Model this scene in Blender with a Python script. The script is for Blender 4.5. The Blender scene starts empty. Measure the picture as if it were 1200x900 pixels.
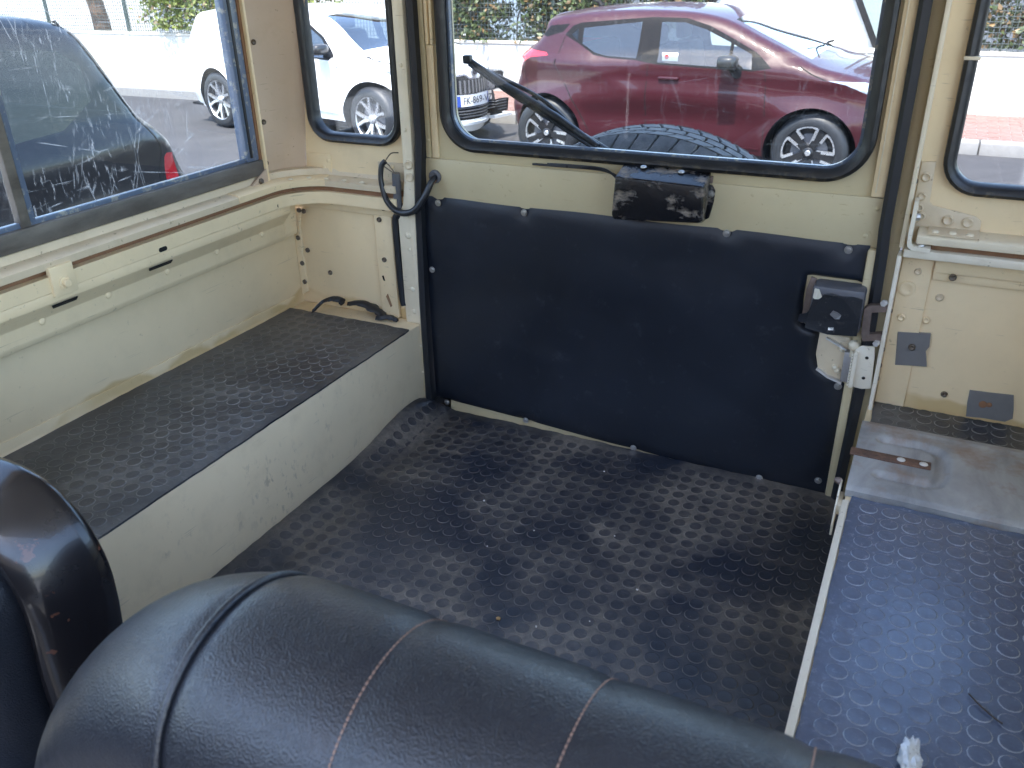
import bpy, bmesh, math, random
from mathutils import Vector, Matrix, Quaternion
from mathutils.geometry import delaunay_2d_cdt

# ------------------------------------------------------------------ camera, sky, sun, exposure
SC = bpy.context.scene
COL = SC.collection
rad = math.radians
GROUND = -0.88                      # street level; z = 0 is the load floor of the vehicle
SUN_EL, SUN_AZ = 65.0, 180.0        # sun stands behind the camera (towards -y)

cd = bpy.data.cameras.new('camera')
cam = bpy.data.objects.new('camera', cd)
COL.objects.link(cam)
cam.matrix_world = Matrix(((0.89773, -0.18302, 0.40073, 0.9494),
                           (0.44017, 0.40990, -0.79889, -1.4666),
                           (-0.01805, 0.89358, 0.44854, 0.9184),
                           (0, 0, 0, 1)))
cd.sensor_width = 36.0
cd.lens = 29.82
cd.clip_start = 0.02
cd.clip_end = 600
cd.dof.use_dof = True
cd.dof.focus_distance = 1.9
cd.dof.aperture_fstop = 12.0
SC.camera = cam

W = bpy.data.worlds.new('World')
SC.world = W
W.use_nodes = True
wn = W.node_tree
sky = wn.nodes.new('ShaderNodeTexSky')
sky.sky_type = 'NISHITA'
sky.sun_disc = False
sky.sun_elevation = rad(SUN_EL)
sky.sun_rotation = rad(SUN_AZ)
sky.air_density = 1.0
sky.dust_density = 1.0
wn.nodes['Background'].inputs['Strength'].default_value = 0.15
wn.links.new(sky.outputs[0], wn.nodes['Background'].inputs['Color'])

sd = bpy.data.lights.new('sun', 'SUN')
sd.energy = 2.0
sd.angle = rad(0.53)
sd.color = (1.0, 0.95, 0.87)
sun = bpy.data.objects.new('sun', sd)
COL.objects.link(sun)
_el, _az = rad(SUN_EL), rad(SUN_AZ)
sdir = Vector((math.sin(_az) * math.cos(_el), math.cos(_az) * math.cos(_el), math.sin(_el)))
sun.rotation_euler = sdir.to_track_quat('Z', 'Y').to_euler()
sun.location = (0, -6, 12)

SC.view_settings.view_transform = 'Standard'
SC.view_settings.look = 'None'
SC.view_settings.exposure = 2.75
SC.view_settings.gamma = 1.0
SC.render.engine = 'CYCLES'
SC.cycles.use_denoising = True
SC.cycles.max_bounces = 14
SC.cycles.diffuse_bounces = 7
SC.cycles.transparent_max_bounces = 24
SC.cycles.sample_clamp_indirect = 6.0

R = random.Random(7)

# ------------------------------------------------------------------ materials
MATS = {}

class NT:
    """small helper round one node tree"""
    def __init__(self, name):
        self.m = bpy.data.materials.new(name)
        self.m.use_nodes = True
        self.t = self.m.node_tree
        self.b = self.t.nodes['Principled BSDF']
        self.out = self.t.nodes['Material Output']
        self._pos = None
        MATS[name] = self.m

    def n(self, typ, **kw):
        nd = self.t.nodes.new(typ)
        for k, v in kw.items():
            setattr(nd, k, v)
        return nd

    def link(self, a, b):
        self.t.links.new(a, b)

    def put(self, sock, v):
        if hasattr(v, 'is_linked') or isinstance(v, bpy.types.NodeSocket):
            self.t.links.new(v, sock)
        else:
            if isinstance(v, (tuple, list)) and len(v) == 3 and sock.type == 'RGBA':
                v = (*v, 1)
            sock.default_value = v

    def pos(self):
        if self._pos is None:
            self._pos = self.n('ShaderNodeNewGeometry').outputs['Position']
        return self._pos

    def obj(self):
        return self.n('ShaderNodeTexCoord').outputs['Object']

    def xyz(self, v=None):
        s = self.n('ShaderNodeSeparateXYZ')
        self.put(s.inputs[0], v or self.pos())
        return s.outputs

    def scaled(self, sc, rot=(0, 0, 0), v=None):
        mp = self.n('ShaderNodeMapping')
        self.put(mp.inputs['Vector'], v or self.pos())
        mp.inputs['Scale'].default_value = sc
        mp.inputs['Rotation'].default_value = rot
        return mp.outputs[0]

    def noise(self, scale, detail=4, rough=0.55, v=None, dist=0.0):
        nd = self.n('ShaderNodeTexNoise')
        self.put(nd.inputs['Vector'], v or self.pos())
        nd.inputs['Scale'].default_value = scale
        nd.inputs['Detail'].default_value = detail
        nd.inputs['Roughness'].default_value = rough
        nd.inputs['Distortion'].default_value = dist
        return nd.outputs['Fac']

    def voro(self, scale, v=None, feature='F1', out='Distance'):
        nd = self.n('ShaderNodeTexVoronoi', feature=feature)
        self.put(nd.inputs['Vector'], v or self.pos())
        nd.inputs['Scale'].default_value = scale
        return nd.outputs[out]

    def ramp(self, f, lo, hi, a=0.0, b=1.0):
        nd = self.n('ShaderNodeMapRange')
        self.put(nd.inputs['Value'], f)
        nd.inputs['From Min'].default_value = lo
        nd.inputs['From Max'].default_value = hi
        nd.inputs['To Min'].default_value = a
        nd.inputs['To Max'].default_value = b
        return nd.outputs[0]

    def math(self, op, a, b=0.0):
        nd = self.n('ShaderNodeMath', operation=op)
        self.put(nd.inputs[0], a)
        self.put(nd.inputs[1], b)
        return nd.outputs[0]

    def mix(self, f, a, b):
        nd = self.n('ShaderNodeMix', data_type='RGBA')
        self.put(nd.inputs[0], f)
        self.put(nd.inputs[6], a)
        self.put(nd.inputs[7], b)
        return nd.outputs[2]

    def bump(self, h, strength=0.3, dist=0.002, normal=None):
        nd = self.n('ShaderNodeBump')
        nd.inputs['Strength'].default_value = strength
        nd.inputs['Distance'].default_value = dist
        self.put(nd.inputs['Height'], h)
        if normal:
            self.put(nd.inputs['Normal'], normal)
        return nd.outputs[0]

    def set(self, **kw):
        names = dict(col='Base Color', rough='Roughness', metal='Metallic', normal='Normal', spec='Specular IOR Level',
                     coat='Coat Weight', coatr='Coat Roughness', alpha='Alpha', emit='Emission Color', emits='Emission Strength',
                     trans='Transmission Weight', ior='IOR', sub='Subsurface Weight')
        for k, v in kw.items():
            self.put(self.b.inputs[names[k]], v)
        return self.m


def paint(name, col, rough=0.42, dirt=0.35, dirtcol=(0.16, 0.11, 0.06), stain=False, chips=0.62, scuff=0.0):
    t = NT(name)
    big = t.noise(2.6, 5, 0.6)
    mid = t.noise(17, 5, 0.65)
    c = t.mix(t.ramp(big, 0.3, 0.75), tuple(x * 0.90 for x in col), tuple(min(1, x * 1.06) for x in col))
    c = t.mix(t.math('MULTIPLY', t.ramp(mid, 0.52, 0.8), dirt * 0.55), c, (0.36, 0.27, 0.15))
    spk = t.noise(75, 3, 0.7)
    c = t.mix(t.math('MULTIPLY', t.ramp(spk, chips + 0.04, chips + 0.10), dirt), c, dirtcol)
    # thin scratches running along the panel
    sc = t.noise(1.0, 2, 0.5, v=t.scaled((25, 9, 240), (0.0, 0.25, 0.1)))
    c = t.mix(t.math('MULTIPLY', t.ramp(sc, 0.70, 0.74), dirt * 0.9), c, dirtcol)
    if scuff:
        s1 = t.noise(1.0, 4, 0.7, v=t.scaled((260, 60, 34), (0.35, 0, 0)))
        s2 = t.ramp(t.noise(6.5, 3, 0.5), 0.5, 0.7)
        c = t.mix(t.math('MULTIPLY', t.math('MULTIPLY', t.ramp(s1, 0.56, 0.64), s2), scuff), c, (0.17, 0.125, 0.08))
    if stain:   # old glue along the foot of the panel
        z = t.xyz()[2]
        edge = t.math('ADD', z, t.math('MULTIPLY', t.math('SUBTRACT', t.noise(7, 3, 0.5), 0.56), 0.10))
        m = t.math('MULTIPLY', t.ramp(edge, 0.226, 0.217), t.ramp(t.noise(4.0, 2, 0.4), 0.42, 0.5))
        c = t.mix(t.math('MULTIPLY', m, 0.6), c, (0.50, 0.32, 0.10))
    return t.set(col=c, rough=t.ramp(mid, 0.3, 0.7, rough - 0.08, rough + 0.16),
                 normal=t.bump(t.noise(55, 4, 0.6), 0.12, 0.002))

CREAM = (0.82, 0.65, 0.40)
paint('cream_paint', CREAM)
paint('cream_wall', CREAM, dirt=0.2, stain=True)
paint('cream_scuffed', (0.87, 0.71, 0.47), dirt=0.4, dirtcol=(0.26, 0.19, 0.11), chips=0.66, scuff=0.45)
paint('cream_pale', (0.74, 0.645, 0.47), dirt=0.4)
paint('cream_dirty', (0.66, 0.54, 0.37), dirt=0.7, chips=0.61)
paint('door_cream', (0.55, 0.455, 0.275), dirt=0.3, dirtcol=(0.2, 0.11, 0.04))
paint('bare_panel', (0.56, 0.42, 0.30), rough=0.6, dirt=0.5)
paint('rusty_edge', (0.24, 0.12, 0.06), rough=0.75, dirt=0.8, dirtcol=(0.06, 0.03, 0.02))
paint('blistered_white', (0.74, 0.67, 0.53), rough=0.45, dirt=0.7)
paint('roof_lining', (0.60, 0.57, 0.50), rough=0.7, dirt=0.2)
paint('house_white', (0.82, 0.80, 0.76), rough=0.8, dirt=0.15)

def plain(name, col, rough=0.5, metal=0.0, nscale=40, var=0.25, bump=0.15, coat=0.0, spec=0.5):
    t = NT(name)
    n = t.noise(nscale, 4, 0.6)
    c = t.mix(n, tuple(x * (1 - var) for x in col), tuple(min(1, x * (1 + var)) for x in col))
    return t.set(col=c, rough=t.ramp(n, 0.25, 0.75, max(0.03, rough - 0.07), rough + 0.1), metal=metal, coat=coat, spec=spec,
                 normal=t.bump(n, bump, 0.002))

plain('dark_rubber', (0.012, 0.013, 0.016), 0.5)
plain('black_gap', (0.004, 0.004, 0.004), 0.9)
plain('steel_screw', (0.50, 0.49, 0.47), 0.36, 0.9, 300, 0.35)
plain('dark_screw', (0.16, 0.13, 0.10), 0.5, 0.7, 300, 0.4)
plain('bright_zinc', (0.66, 0.64, 0.60), 0.38, 0.35, 90, 0.25)
plain('brown_bracket', (0.20, 0.15, 0.125), 0.5, 0.4, 120, 0.4)
plain('violet_grey_metal', (0.40, 0.38, 0.37), 0.45, 0.4, 90, 0.2)
plain('tape_grey', (0.165, 0.16, 0.155), 0.38, 0.0, 60, 0.15)
plain('wire_black', (0.02, 0.021, 0.024), 0.32)
plain('copper_wire', (0.45, 0.22, 0.12), 0.4, 0.7)
plain('plastic_grey', (0.10, 0.10, 0.11), 0.45)
plain('trim_black', (0.013, 0.013, 0.015), 0.35)
plain('pale_foam', (0.62, 0.57, 0.46), 0.8)

def worn_seal():
    t = NT('worn_seal')
    n = t.noise(48, 5, 0.7)
    z = t.xyz()[2]
    low = t.ramp(z, 0.60, 0.575)       # old sealant sticks to the lower lip of the rubber
    m = t.math('MULTIPLY', t.ramp(n, 0.5, 0.6), low)
    c = t.mix(t.math('MULTIPLY', m, 0.75), (0.009, 0.010, 0.012), (0.20, 0.155, 0.09))
    return t.set(col=c, rough=t.ramp(n, 0.3, 0.7, 0.28, 0.55), normal=t.bump(n, 0.25, 0.003))
worn_seal()

def alu_channel():
    t = NT('alu_channel')
    n = t.noise(9, 5, 0.65, v=t.scaled((4, 1, 3)))
    c = t.mix(t.ramp(n, 0.3, 0.7), (0.085, 0.075, 0.065), (0.20, 0.18, 0.155))
    return t.set(col=c, metal=0.35, rough=t.ramp(n, 0.3, 0.7, 0.45, 0.7), normal=t.bump(t.noise(160, 3), 0.15, 0.002))
alu_channel()

def blue_channel():
    t = NT('glazing_strip')
    n = t.noise(60, 5, 0.7)
    c = t.mix(t.ramp(n, 0.54, 0.62), (0.10, 0.135, 0.20), (0.30, 0.30, 0.27))
    return t.set(col=c, rough=0.28, normal=t.bump(n, 0.2, 0.002))
blue_channel()

def vinyl():
    t = NT('black_vinyl')
    n = t.noise(5, 3, 0.5)
    g = t.voro(620)
    c = t.mix(t.ramp(n, 0.3, 0.7), (0.0065, 0.009, 0.015), (0.010, 0.0135, 0.022))
    dust = t.ramp(t.noise(30, 4, 0.75), 0.60, 0.78)
    c = t.mix(t.math('MULTIPLY', dust, 0.14), c, (0.16, 0.16, 0.18))
    nn = t.bump(n, 0.55, 0.02)
    return t.set(col=c, rough=t.ramp(n, 0.3, 0.7, 0.34, 0.46), normal=t.bump(g, 0.10, 0.0008, nn))
vinyl()

def leather():
    t = NT('black_leather')
    v = t.scaled((1, 1, 1))
    wv = t.noise(60, 3, 0.5)
    add = t.n('ShaderNodeVectorMath', operation='ADD')
    sc = t.n('ShaderNodeVectorMath', operation='SCALE')
    t.link(t.n('ShaderNodeTexNoise').outputs['Color'], sc.inputs[0])
    nd = sc.inputs[0].links[0].from_node
    t.link(v, nd.inputs['Vector']); nd.inputs['Scale'].default_value = 90
    sc.inputs['Scale'].default_value = 0.006
    t.link(v, add.inputs[0]); t.link(sc.outputs[0], add.inputs[1])
    g = t.voro(640, v=add.outputs[0], feature='SMOOTH_F1')
    n = t.noise(7, 3, 0.5)
    c = t.mix(t.ramp(n, 0.3, 0.7), (0.009, 0.011, 0.016), (0.014, 0.016, 0.022))
    nn = t.bump(t.noise(14, 2, 0.5), 0.12, 0.004)
    return t.set(col=c, rough=t.ramp(wv, 0.3, 0.7, 0.34, 0.44), spec=0.5, coat=0.25, coatr=0.3, normal=t.bump(g, 0.6, 0.0012, nn))
leather()

def black_enamel():
    t = NT('black_enamel')
    n = t.noise(11, 5, 0.65)
    chip = t.ramp(t.noise(26, 4, 0.7), 0.63, 0.67)
    c = t.mix(chip, (0.010, 0.009, 0.010), (0.085, 0.035, 0.022))
    return t.set(col=c, rough=t.ramp(n, 0.3, 0.7, 0.16, 0.34), coat=0.3, normal=t.bump(n, 0.12, 0.004))
black_enamel()

def chipped_black():
    t = NT('chipped_black')
    n = t.noise(30, 6, 0.72)
    v = t.noise(14, 4, 0.6, v=t.scaled((1, 1, 2.4)))
    m = t.math('MULTIPLY', t.ramp(v, 0.52, 0.60), t.ramp(n, 0.44, 0.56))
    c = t.mix(m, (0.008, 0.008, 0.010), t.mix(n, (0.10, 0.075, 0.058), (0.33, 0.27, 0.21)))
    return t.set(col=c, rough=t.ramp(m, 0, 1, 0.24, 0.8), normal=t.bump(t.math('SUBTRACT', n, m), 0.5, 0.003))
chipped_black()

def cracked_vinyl():
    t = NT('cracked_vinyl')
    n = t.noise(90, 5, 0.75); e = t.voro(160, feature='DISTANCE_TO_EDGE')
    c = t.mix(t.math('MULTIPLY', t.ramp(n, 0.60, 0.68), 0.6), (0.012, 0.014, 0.018), (0.16, 0.14, 0.125))
    return t.set(col=c, rough=0.45, normal=t.bump(n, 0.5, 0.002))
cracked_vinyl()

def rubber_mat(name, base, dust, amount, seed, rough, ringamt=1.0, between=1.0, coat=0.2):
    """studded sheet: dust lies between the studs (attribute edge = 1 at a stud's foot)"""
    t = NT(name)
    a = t.n('ShaderNodeAttribute', attribute_name='edge').outputs['Fac']
    off = t.scaled((1, 1, 1)); off.node.inputs['Location'].default_value = (seed, seed * 2.3, 0)
    big = t.ramp(t.noise(4.2, 5, 0.62, v=off, dist=0.4), 0.43, 0.66)
    fine = t.noise(95, 5, 0.75)
    scr = t.ramp(t.noise(1, 4, 0.65, v=t.scaled((40, 170, 1), (0, 0, 0.6))), 0.60, 0.72)
    c = t.mix(t.ramp(fine, 0.3, 0.7), tuple(x * 0.8 for x in base), tuple(x * 1.25 for x in base))
    ring = t.math('MULTIPLY', t.ramp(a, 0.58, 0.9), t.ramp(t.noise(14, 3, 0.6, v=off), 0.35, 0.65, 0.2 * ringamt, 0.8 * ringamt))
    foot = t.math('MAXIMUM', ring, t.math('MULTIPLY', t.math('MULTIPLY', t.ramp(a, 0.1, 0.5, 0.38, 1.0), big), between))
    d = t.math('MULTIPLY', t.math('MULTIPLY', foot, t.ramp(fine, 0.25, 0.75, 0.35, 1.2)), amount)
    c = t.mix(d, c, dust)
    c = t.mix(t.math('MULTIPLY', t.math('MULTIPLY', scr, t.ramp(big, 0, 1, 0.25, 1.0)), 0.42 * amount), c, dust)
    spk = t.math('MULTIPLY', t.ramp(t.noise(260, 2, 0.5), 0.74, 0.78), 0.35)
    c = t.mix(spk, c, (0.42, 0.38, 0.32))
    return t.set(col=c, rough=t.math('ADD', t.ramp(fine, 0.3, 0.7, rough - 0.06, rough + 0.07), t.math('MULTIPLY', d, 0.25)), coat=coat, coatr=0.27,
                 normal=t.bump(t.noise(260, 4, 0.7), 0.14, 0.0012, t.bump(t.noise(9, 3, 0.5), 0.25, 0.01)))
rubber_mat('floor_rubber', (0.014, 0.018, 0.030), (0.33, 0.28, 0.22), 0.85, 0.0, 0.36, 0.5, 0.72, 0.35)
rubber_mat('left_rubber', (0.020, 0.023, 0.032), (0.36, 0.35, 0.33), 0.80, 3.1, 0.34, 1.0, 0.42, 0.35)
rubber_mat('right_rubber', (0.056, 0.080, 0.140), (0.42, 0.47, 0.54), 0.70, 5.7, 0.23, 1.25, 0.10, 1.0)  # blue skylight sheen of the black mat is put into its base colour

def lid_metal():
    t = NT('weathered_lid')
    n = t.noise(6, 5, 0.65, v=t.scaled((2.4, 1, 1)), dist=0.6)
    r = t.noise(9, 5, 0.7)
    c = t.mix(t.ramp(n, 0.32, 0.7), (0.21, 0.212, 0.215), (0.44, 0.435, 0.42))
    c = t.mix(t.math('MULTIPLY', t.ramp(r, 0.50, 0.66), 0.8), c, (0.25, 0.165, 0.11))
    return t.set(col=c, metal=0.15, rough=t.ramp(n, 0.3, 0.7, 0.36, 0.6), normal=t.bump(r, 0.2, 0.002))
lid_metal()

def rust():
    t = NT('rusty_strap')
    n = t.noise(38, 5, 0.7)
    c = t.mix(t.ramp(n, 0.35, 0.65), (0.075, 0.045, 0.036), (0.21, 0.115, 0.07))
    return t.set(col=c, metal=0.2, rough=0.7, normal=t.bump(n, 0.4, 0.002))
rust()

def glass(name, tint, dirt, scratch, gloss=1.0):
    """thin pane: clear, mirrors a little at grazing angles, carries dust and scratches"""
    t = NT(name)
    tr = t.n('ShaderNodeBsdfTransparent'); tr.inputs[0].default_value = (*tint, 1)
    gl = t.n('ShaderNodeBsdfGlossy'); gl.inputs['Roughness'].default_value = 0.02
    fr = t.n('ShaderNodeFresnel'); bf = t.n('ShaderNodeNewGeometry').outputs['Backfacing']
    t.link(t.ramp(bf, 0, 1, 1.5, 1 / 1.5), fr.inputs['IOR'])
    mx = t.n('ShaderNodeMixShader')
    t.link(t.math('MULTIPLY', fr.outputs[0], gloss), mx.inputs[0]); t.link(tr.outputs[0], mx.inputs[1]); t.link(gl.outputs[0], mx.inputs[2])
    df = t.n('ShaderNodeBsdfTranslucent'); df.inputs[0].default_value = (0.8, 0.79, 0.77, 1)
    d2 = t.n('ShaderNodeBsdfDiffuse'); d2.inputs[0].default_value = (0.75, 0.74, 0.72, 1)
    md = t.n('ShaderNodeMixShader'); md.inputs[0].default_value = 0.5
    t.link(df.outputs[0], md.inputs[1]); t.link(d2.outputs[0], md.inputs[2])
    film = t.ramp(t.noise(3, 4, 0.6), 0.3, 0.8, dirt * 0.4, dirt * 1.3)
    s = None
    for k, (ang, sc) in enumerate(((0.4, 1.0), (-0.7, 1.3), (1.3, 0.9), (2.2, 1.1))):
        e = t.voro(16 * sc, v=t.scaled((1.0, 1.0, 0.22) if k % 2 else (0.25, 0.25, 1.0), (ang, ang * 0.6, ang)), feature='DISTANCE_TO_EDGE')
        m = t.math('MULTIPLY', t.ramp(e, 0.010, 0.002), t.ramp(t.noise(13 + k, 3, 0.6), 0.52, 0.62))
        s = m if s is None else t.math('MAXIMUM', s, m)
    fl = t.math('MULTIPLY', t.ramp(t.noise(1, 2, 0.6, v=t.scaled((150, 150, 34), (0.25, 0, 0))), 0.62, 0.67), t.ramp(t.noise(7, 3), 0.42, 0.6))
    s = t.math('MAXIMUM', s, fl)
    f = t.math('MINIMUM', t.math('ADD', film, t.math('MULTIPLY', s, scratch)), 0.9)
    fin = t.n('ShaderNodeMixShader')
    t.put(fin.inputs[0], f); t.link(mx.outputs[0], fin.inputs[1]); t.link(md.outputs[0], fin.inputs[2])
    t.link(fin.outputs[0], t.out.inputs['Surface'])
    return t.m
glass('door_glass', (0.93, 0.945, 0.94), 0.004, 0.07, 0.6)
glass('scratched_pane', (0.92, 0.94, 0.94), 0.006, 0.30, 0.7)
glass('clear_pane', (0.97, 0.98, 0.98), 0.01, 0.05)
glass('car_glass', (0.55, 0.62, 0.62), 0.004, 0.0, 3.0)
glass('car_glass_dark', (0.06, 0.065, 0.07), 0.003, 0.0, 1.2)

# ------------------------------------------------------------------ geometry helpers
def link_part(o, parent):
    COL.objects.link(o)
    if parent is not None:
        o.parent = parent
        if parent.get('_off'):
            o.matrix_parent_inverse = Matrix.Translation(-Vector(parent.location))
    return o

def tag(o, label, cat, group=None, kind=None):
    if label: o['label'] = label
    if cat: o['category'] = cat
    if group: o['group'] = group
    if kind: o['kind'] = kind
    return o

def thing(name, label, cat, loc=(0, 0, 0), rz=0.0, group=None, world=False):
    """an Empty at the thing's base; world=True: its parts are given in world coordinates"""
    o = bpy.data.objects.new(name, None)
    o.empty_display_size = 0.1
    COL.objects.link(o)
    o.location = loc
    o.rotation_euler = (0, 0, rz)
    if world: o['_off'] = 1
    return tag(o, label, cat, group)

def finish(name, bm, mat, parent=None, smooth=35, recalc=True):
    if recalc: bmesh.ops.recalc_face_normals(bm, faces=bm.faces[:])
    me = bpy.data.meshes.new(name)
    bm.to_mesh(me); bm.free()
    me.materials.append(MATS[mat])
    if smooth:
        me.shade_smooth()
        if smooth < 180: me.set_sharp_from_angle(angle=rad(smooth))
    return link_part(bpy.data.objects.new(name, me), parent)

def mesh(name, verts, faces, mat, parent=None, smooth=35, recalc=True):
    bm = bmesh.new()
    vs = [bm.verts.new(v) for v in verts]
    for f in faces:
        try: bm.faces.new([vs[i] for i in f])
        except ValueError: pass
    return finish(name, bm, mat, parent, smooth, recalc)

def bevel(bm, w, seg=2):
    if w > 0:
        bmesh.ops.bevel(bm, geom=bm.edges[:], offset=w, offset_type='OFFSET', segments=seg, profile=0.5, affect='EDGES', clamp_overlap=True)

def box(name, lo, hi, mat, parent=None, bev=0.002, rot=None):
    bm = bmesh.new()
    bmesh.ops.create_cube(bm, size=1)
    c = [(a + b) / 2 for a, b in zip(lo, hi)]; s = [abs(b - a) for a, b in zip(lo, hi)]
    bmesh.ops.scale(bm, vec=s, verts=bm.verts[:])
    bevel(bm, min(bev, min(s) * 0.4))
    if rot is not None: bmesh.ops.transform(bm, matrix=rot, verts=bm.verts[:])
    bmesh.ops.translate(bm, vec=c, verts=bm.verts[:])
    return finish(name, bm, mat, parent)

AX = {'x': lambda u, v, a: (a, u, v), 'y': lambda u, v, a: (u, a, v), 'z': lambda u, v, a: (u, v, a)}
def extr(name, poly, ax, a, b, mat, parent=None, bev=0.0015, smooth=35):
    """polygon in the plane across axis ax, pushed from a to b"""
    bm = bmesh.new(); P = AX[ax]; n = len(poly)
    A = [bm.verts.new(P(u, v, a)) for u, v in poly]
    B = [bm.verts.new(P(u, v, b)) for u, v in poly]
    bm.faces.new(A); bm.faces.new(B[::-1])
    for i in range(n): bm.faces.new((A[i], A[(i + 1) % n], B[(i + 1) % n], B[i]))
    bmesh.ops.recalc_face_normals(bm, faces=bm.faces[:])
    bevel(bm, bev, 2)
    return finish(name, bm, mat, parent, smooth)

def sweep(name, path, prof, mat, parent=None, closed=False, up=(0, 0, 1), smooth=40, cap=True):
    """profile (s, t) carried along a path: s across (right of the way), t along up"""
    up = Vector(up); pts = [Vector(p) for p in path]; n = len(pts); rows = []
    for i, p in enumerate(pts):
        if closed: d0, d1 = p - pts[i - 1], pts[(i + 1) % n] - p
        else: d0 = p - pts[max(i - 1, 0)]; d1 = pts[min(i + 1, n - 1)] - p
        if d0.length < 1e-9: d0 = d1
        if d1.length < 1e-9: d1 = d0
        d0.normalize(); d1.normalize()
        d = (d0 + d1).normalized()
        side = d.cross(up).normalized()
        k = 1 / max(0.5, d.dot(d0))
        rows.append([p + side * (s * k) + up * t for s, t in prof])
    m = len(prof); V = [v for r in rows for v in r]; F = []
    for i in range(n if closed else n - 1):
        for j in range(m):
            a, b = i * m + j, i * m + (j + 1) % m; c = ((i + 1) % n) * m
            F.append((a, b, c + (j + 1) % m, c + j))
    if not closed and cap: F += [tuple(range(m))[::-1], tuple((n - 1) * m + j for j in range(m))]
    return mesh(name, V, F, mat, parent, smooth)

def tube(name, path, r, mat, parent=None, n=8, closed=False, smooth=60):
    pts = [Vector(p) for p in path]; N = len(pts); rows = []
    ref = None
    for i, p in enumerate(pts):
        d = (pts[(i + 1) % N] - pts[i - 1]) if closed else (pts[min(i + 1, N - 1)] - pts[max(i - 1, 0)])
        d.normalize()
        if ref is None:
            ref = d.orthogonal().normalized()
        ref = (ref - d * ref.dot(d)).normalized()
        q = d.cross(ref); rr = r[i] if isinstance(r, (list, tuple)) else r
        rows.append([p + (ref * math.cos(2 * math.pi * k / n) + q * math.sin(2 * math.pi * k / n)) * rr for k in range(n)])
    V = [v for row in rows for v in row]; F = []
    for i in range(N if closed else N - 1):
        for k in range(n):
            a, b = i * n + k, i * n + (k + 1) % n; c = ((i + 1) % N) * n
            F.append((a, b, c + (k + 1) % n, c + k))
    if not closed: F += [tuple(range(n))[::-1], tuple((N - 1) * n + k for k in range(n))]
    return mesh(name, V, F, mat, parent, smooth)

def lathe(name, c, prof, mat, parent=None, n=32, s=1, smooth=45, caps=True):
    """turned piece on a y axis: prof = (distance along s*y, radius)"""
    V, F = [], []; m = len(prof)
    for k in range(n):
        a = 2 * math.pi * k / n
        for h, q in prof: V.append((c[0] + q * math.cos(a), c[1] + s * h, c[2] + q * math.sin(a)))
    for k in range(n):
        for j in range(m - 1): F.append((k * m + j, k * m + j + 1, ((k + 1) % n) * m + j + 1, ((k + 1) % n) * m + j))
    if caps: F += [tuple(k * m for k in range(n)), tuple(k * m + m - 1 for k in range(n))]
    return mesh(name, V, F, mat, parent, smooth)

def spline(pts, per=6):
    """Catmull-Rom through the points"""
    P = [Vector(p) for p in pts]; out = []
    for i in range(len(P) - 1):
        p0, p1, p2, p3 = P[max(i - 1, 0)], P[i], P[i + 1], P[min(i + 2, len(P) - 1)]
        for k in range(per):
            t = k / per
            out.append(0.5 * ((2 * p1) + (p2 - p0) * t + (2 * p0 - 5 * p1 + 4 * p2 - p3) * t * t + (3 * p1 - p0 - 3 * p2 + p3) * t ** 3))
    out.append(P[-1])
    return out

def rrect(x0, x1, z0, z1, r, seg=7):
    """rounded rectangle, counter-clockwise"""
    pts = []
    for cx, cz, a in ((x1 - r, z0 + r, -90), (x1 - r, z1 - r, 0), (x0 + r, z1 - r, 90), (x0 + r, z0 + r, 180)):
        for k in range(seg + 1):
            t = rad(a + 90 * k / seg)
            pts.append((cx + r * math.cos(t), cz + r * math.sin(t)))
    return pts

def holed(name, outer, hole, ax, a, b, mat, parent, smooth=30):
    """plate with one opening; outer and hole are 2-D loops"""
    P = AX[ax]; lo = [Vector(p) for p in outer] + [Vector(p) for p in hole]
    n, m = len(outer), len(hole)
    E = [(i, (i + 1) % n) for i in range(n)] + [(n + i, n + (i + 1) % m) for i in range(m)]
    v2, e2, f2, *_ = delaunay_2d_cdt(lo, E, [], 0, 1e-6)
    keep = []
    for f in f2:
        c = sum((v2[i] for i in f), Vector((0, 0))) / len(f)
        if inside(c, outer) and not inside(c, hole): keep.append(f)
    V = [P(v.x, v.y, a) for v in v2] + [P(v.x, v.y, b) for v in v2]; k = len(v2)
    F = [tuple(f) for f in keep] + [tuple(i + k for i in f)[::-1] for f in keep]
    cnt = {}
    for f in keep:
        for i in range(len(f)):
            e = (f[i], f[(i + 1) % len(f)]); cnt[tuple(sorted(e))] = cnt.get(tuple(sorted(e)), 0) + 1
    F += [(i, j, j + k, i + k) for (i, j), c in cnt.items() if c == 1]
    return mesh(name, V, F, mat, parent, smooth)

def inside(p, poly):
    x, y = p[0], p[1]; c = False; n = len(poly); j = n - 1
    for i in range(n):
        xi, yi = poly[i][0], poly[i][1]; xj, yj = poly[j][0], poly[j][1]
        if (yi > y) != (yj > y) and x < (xj - xi) * (y - yi) / (yj - yi) + xi: c = not c
        j = i
    return c

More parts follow.
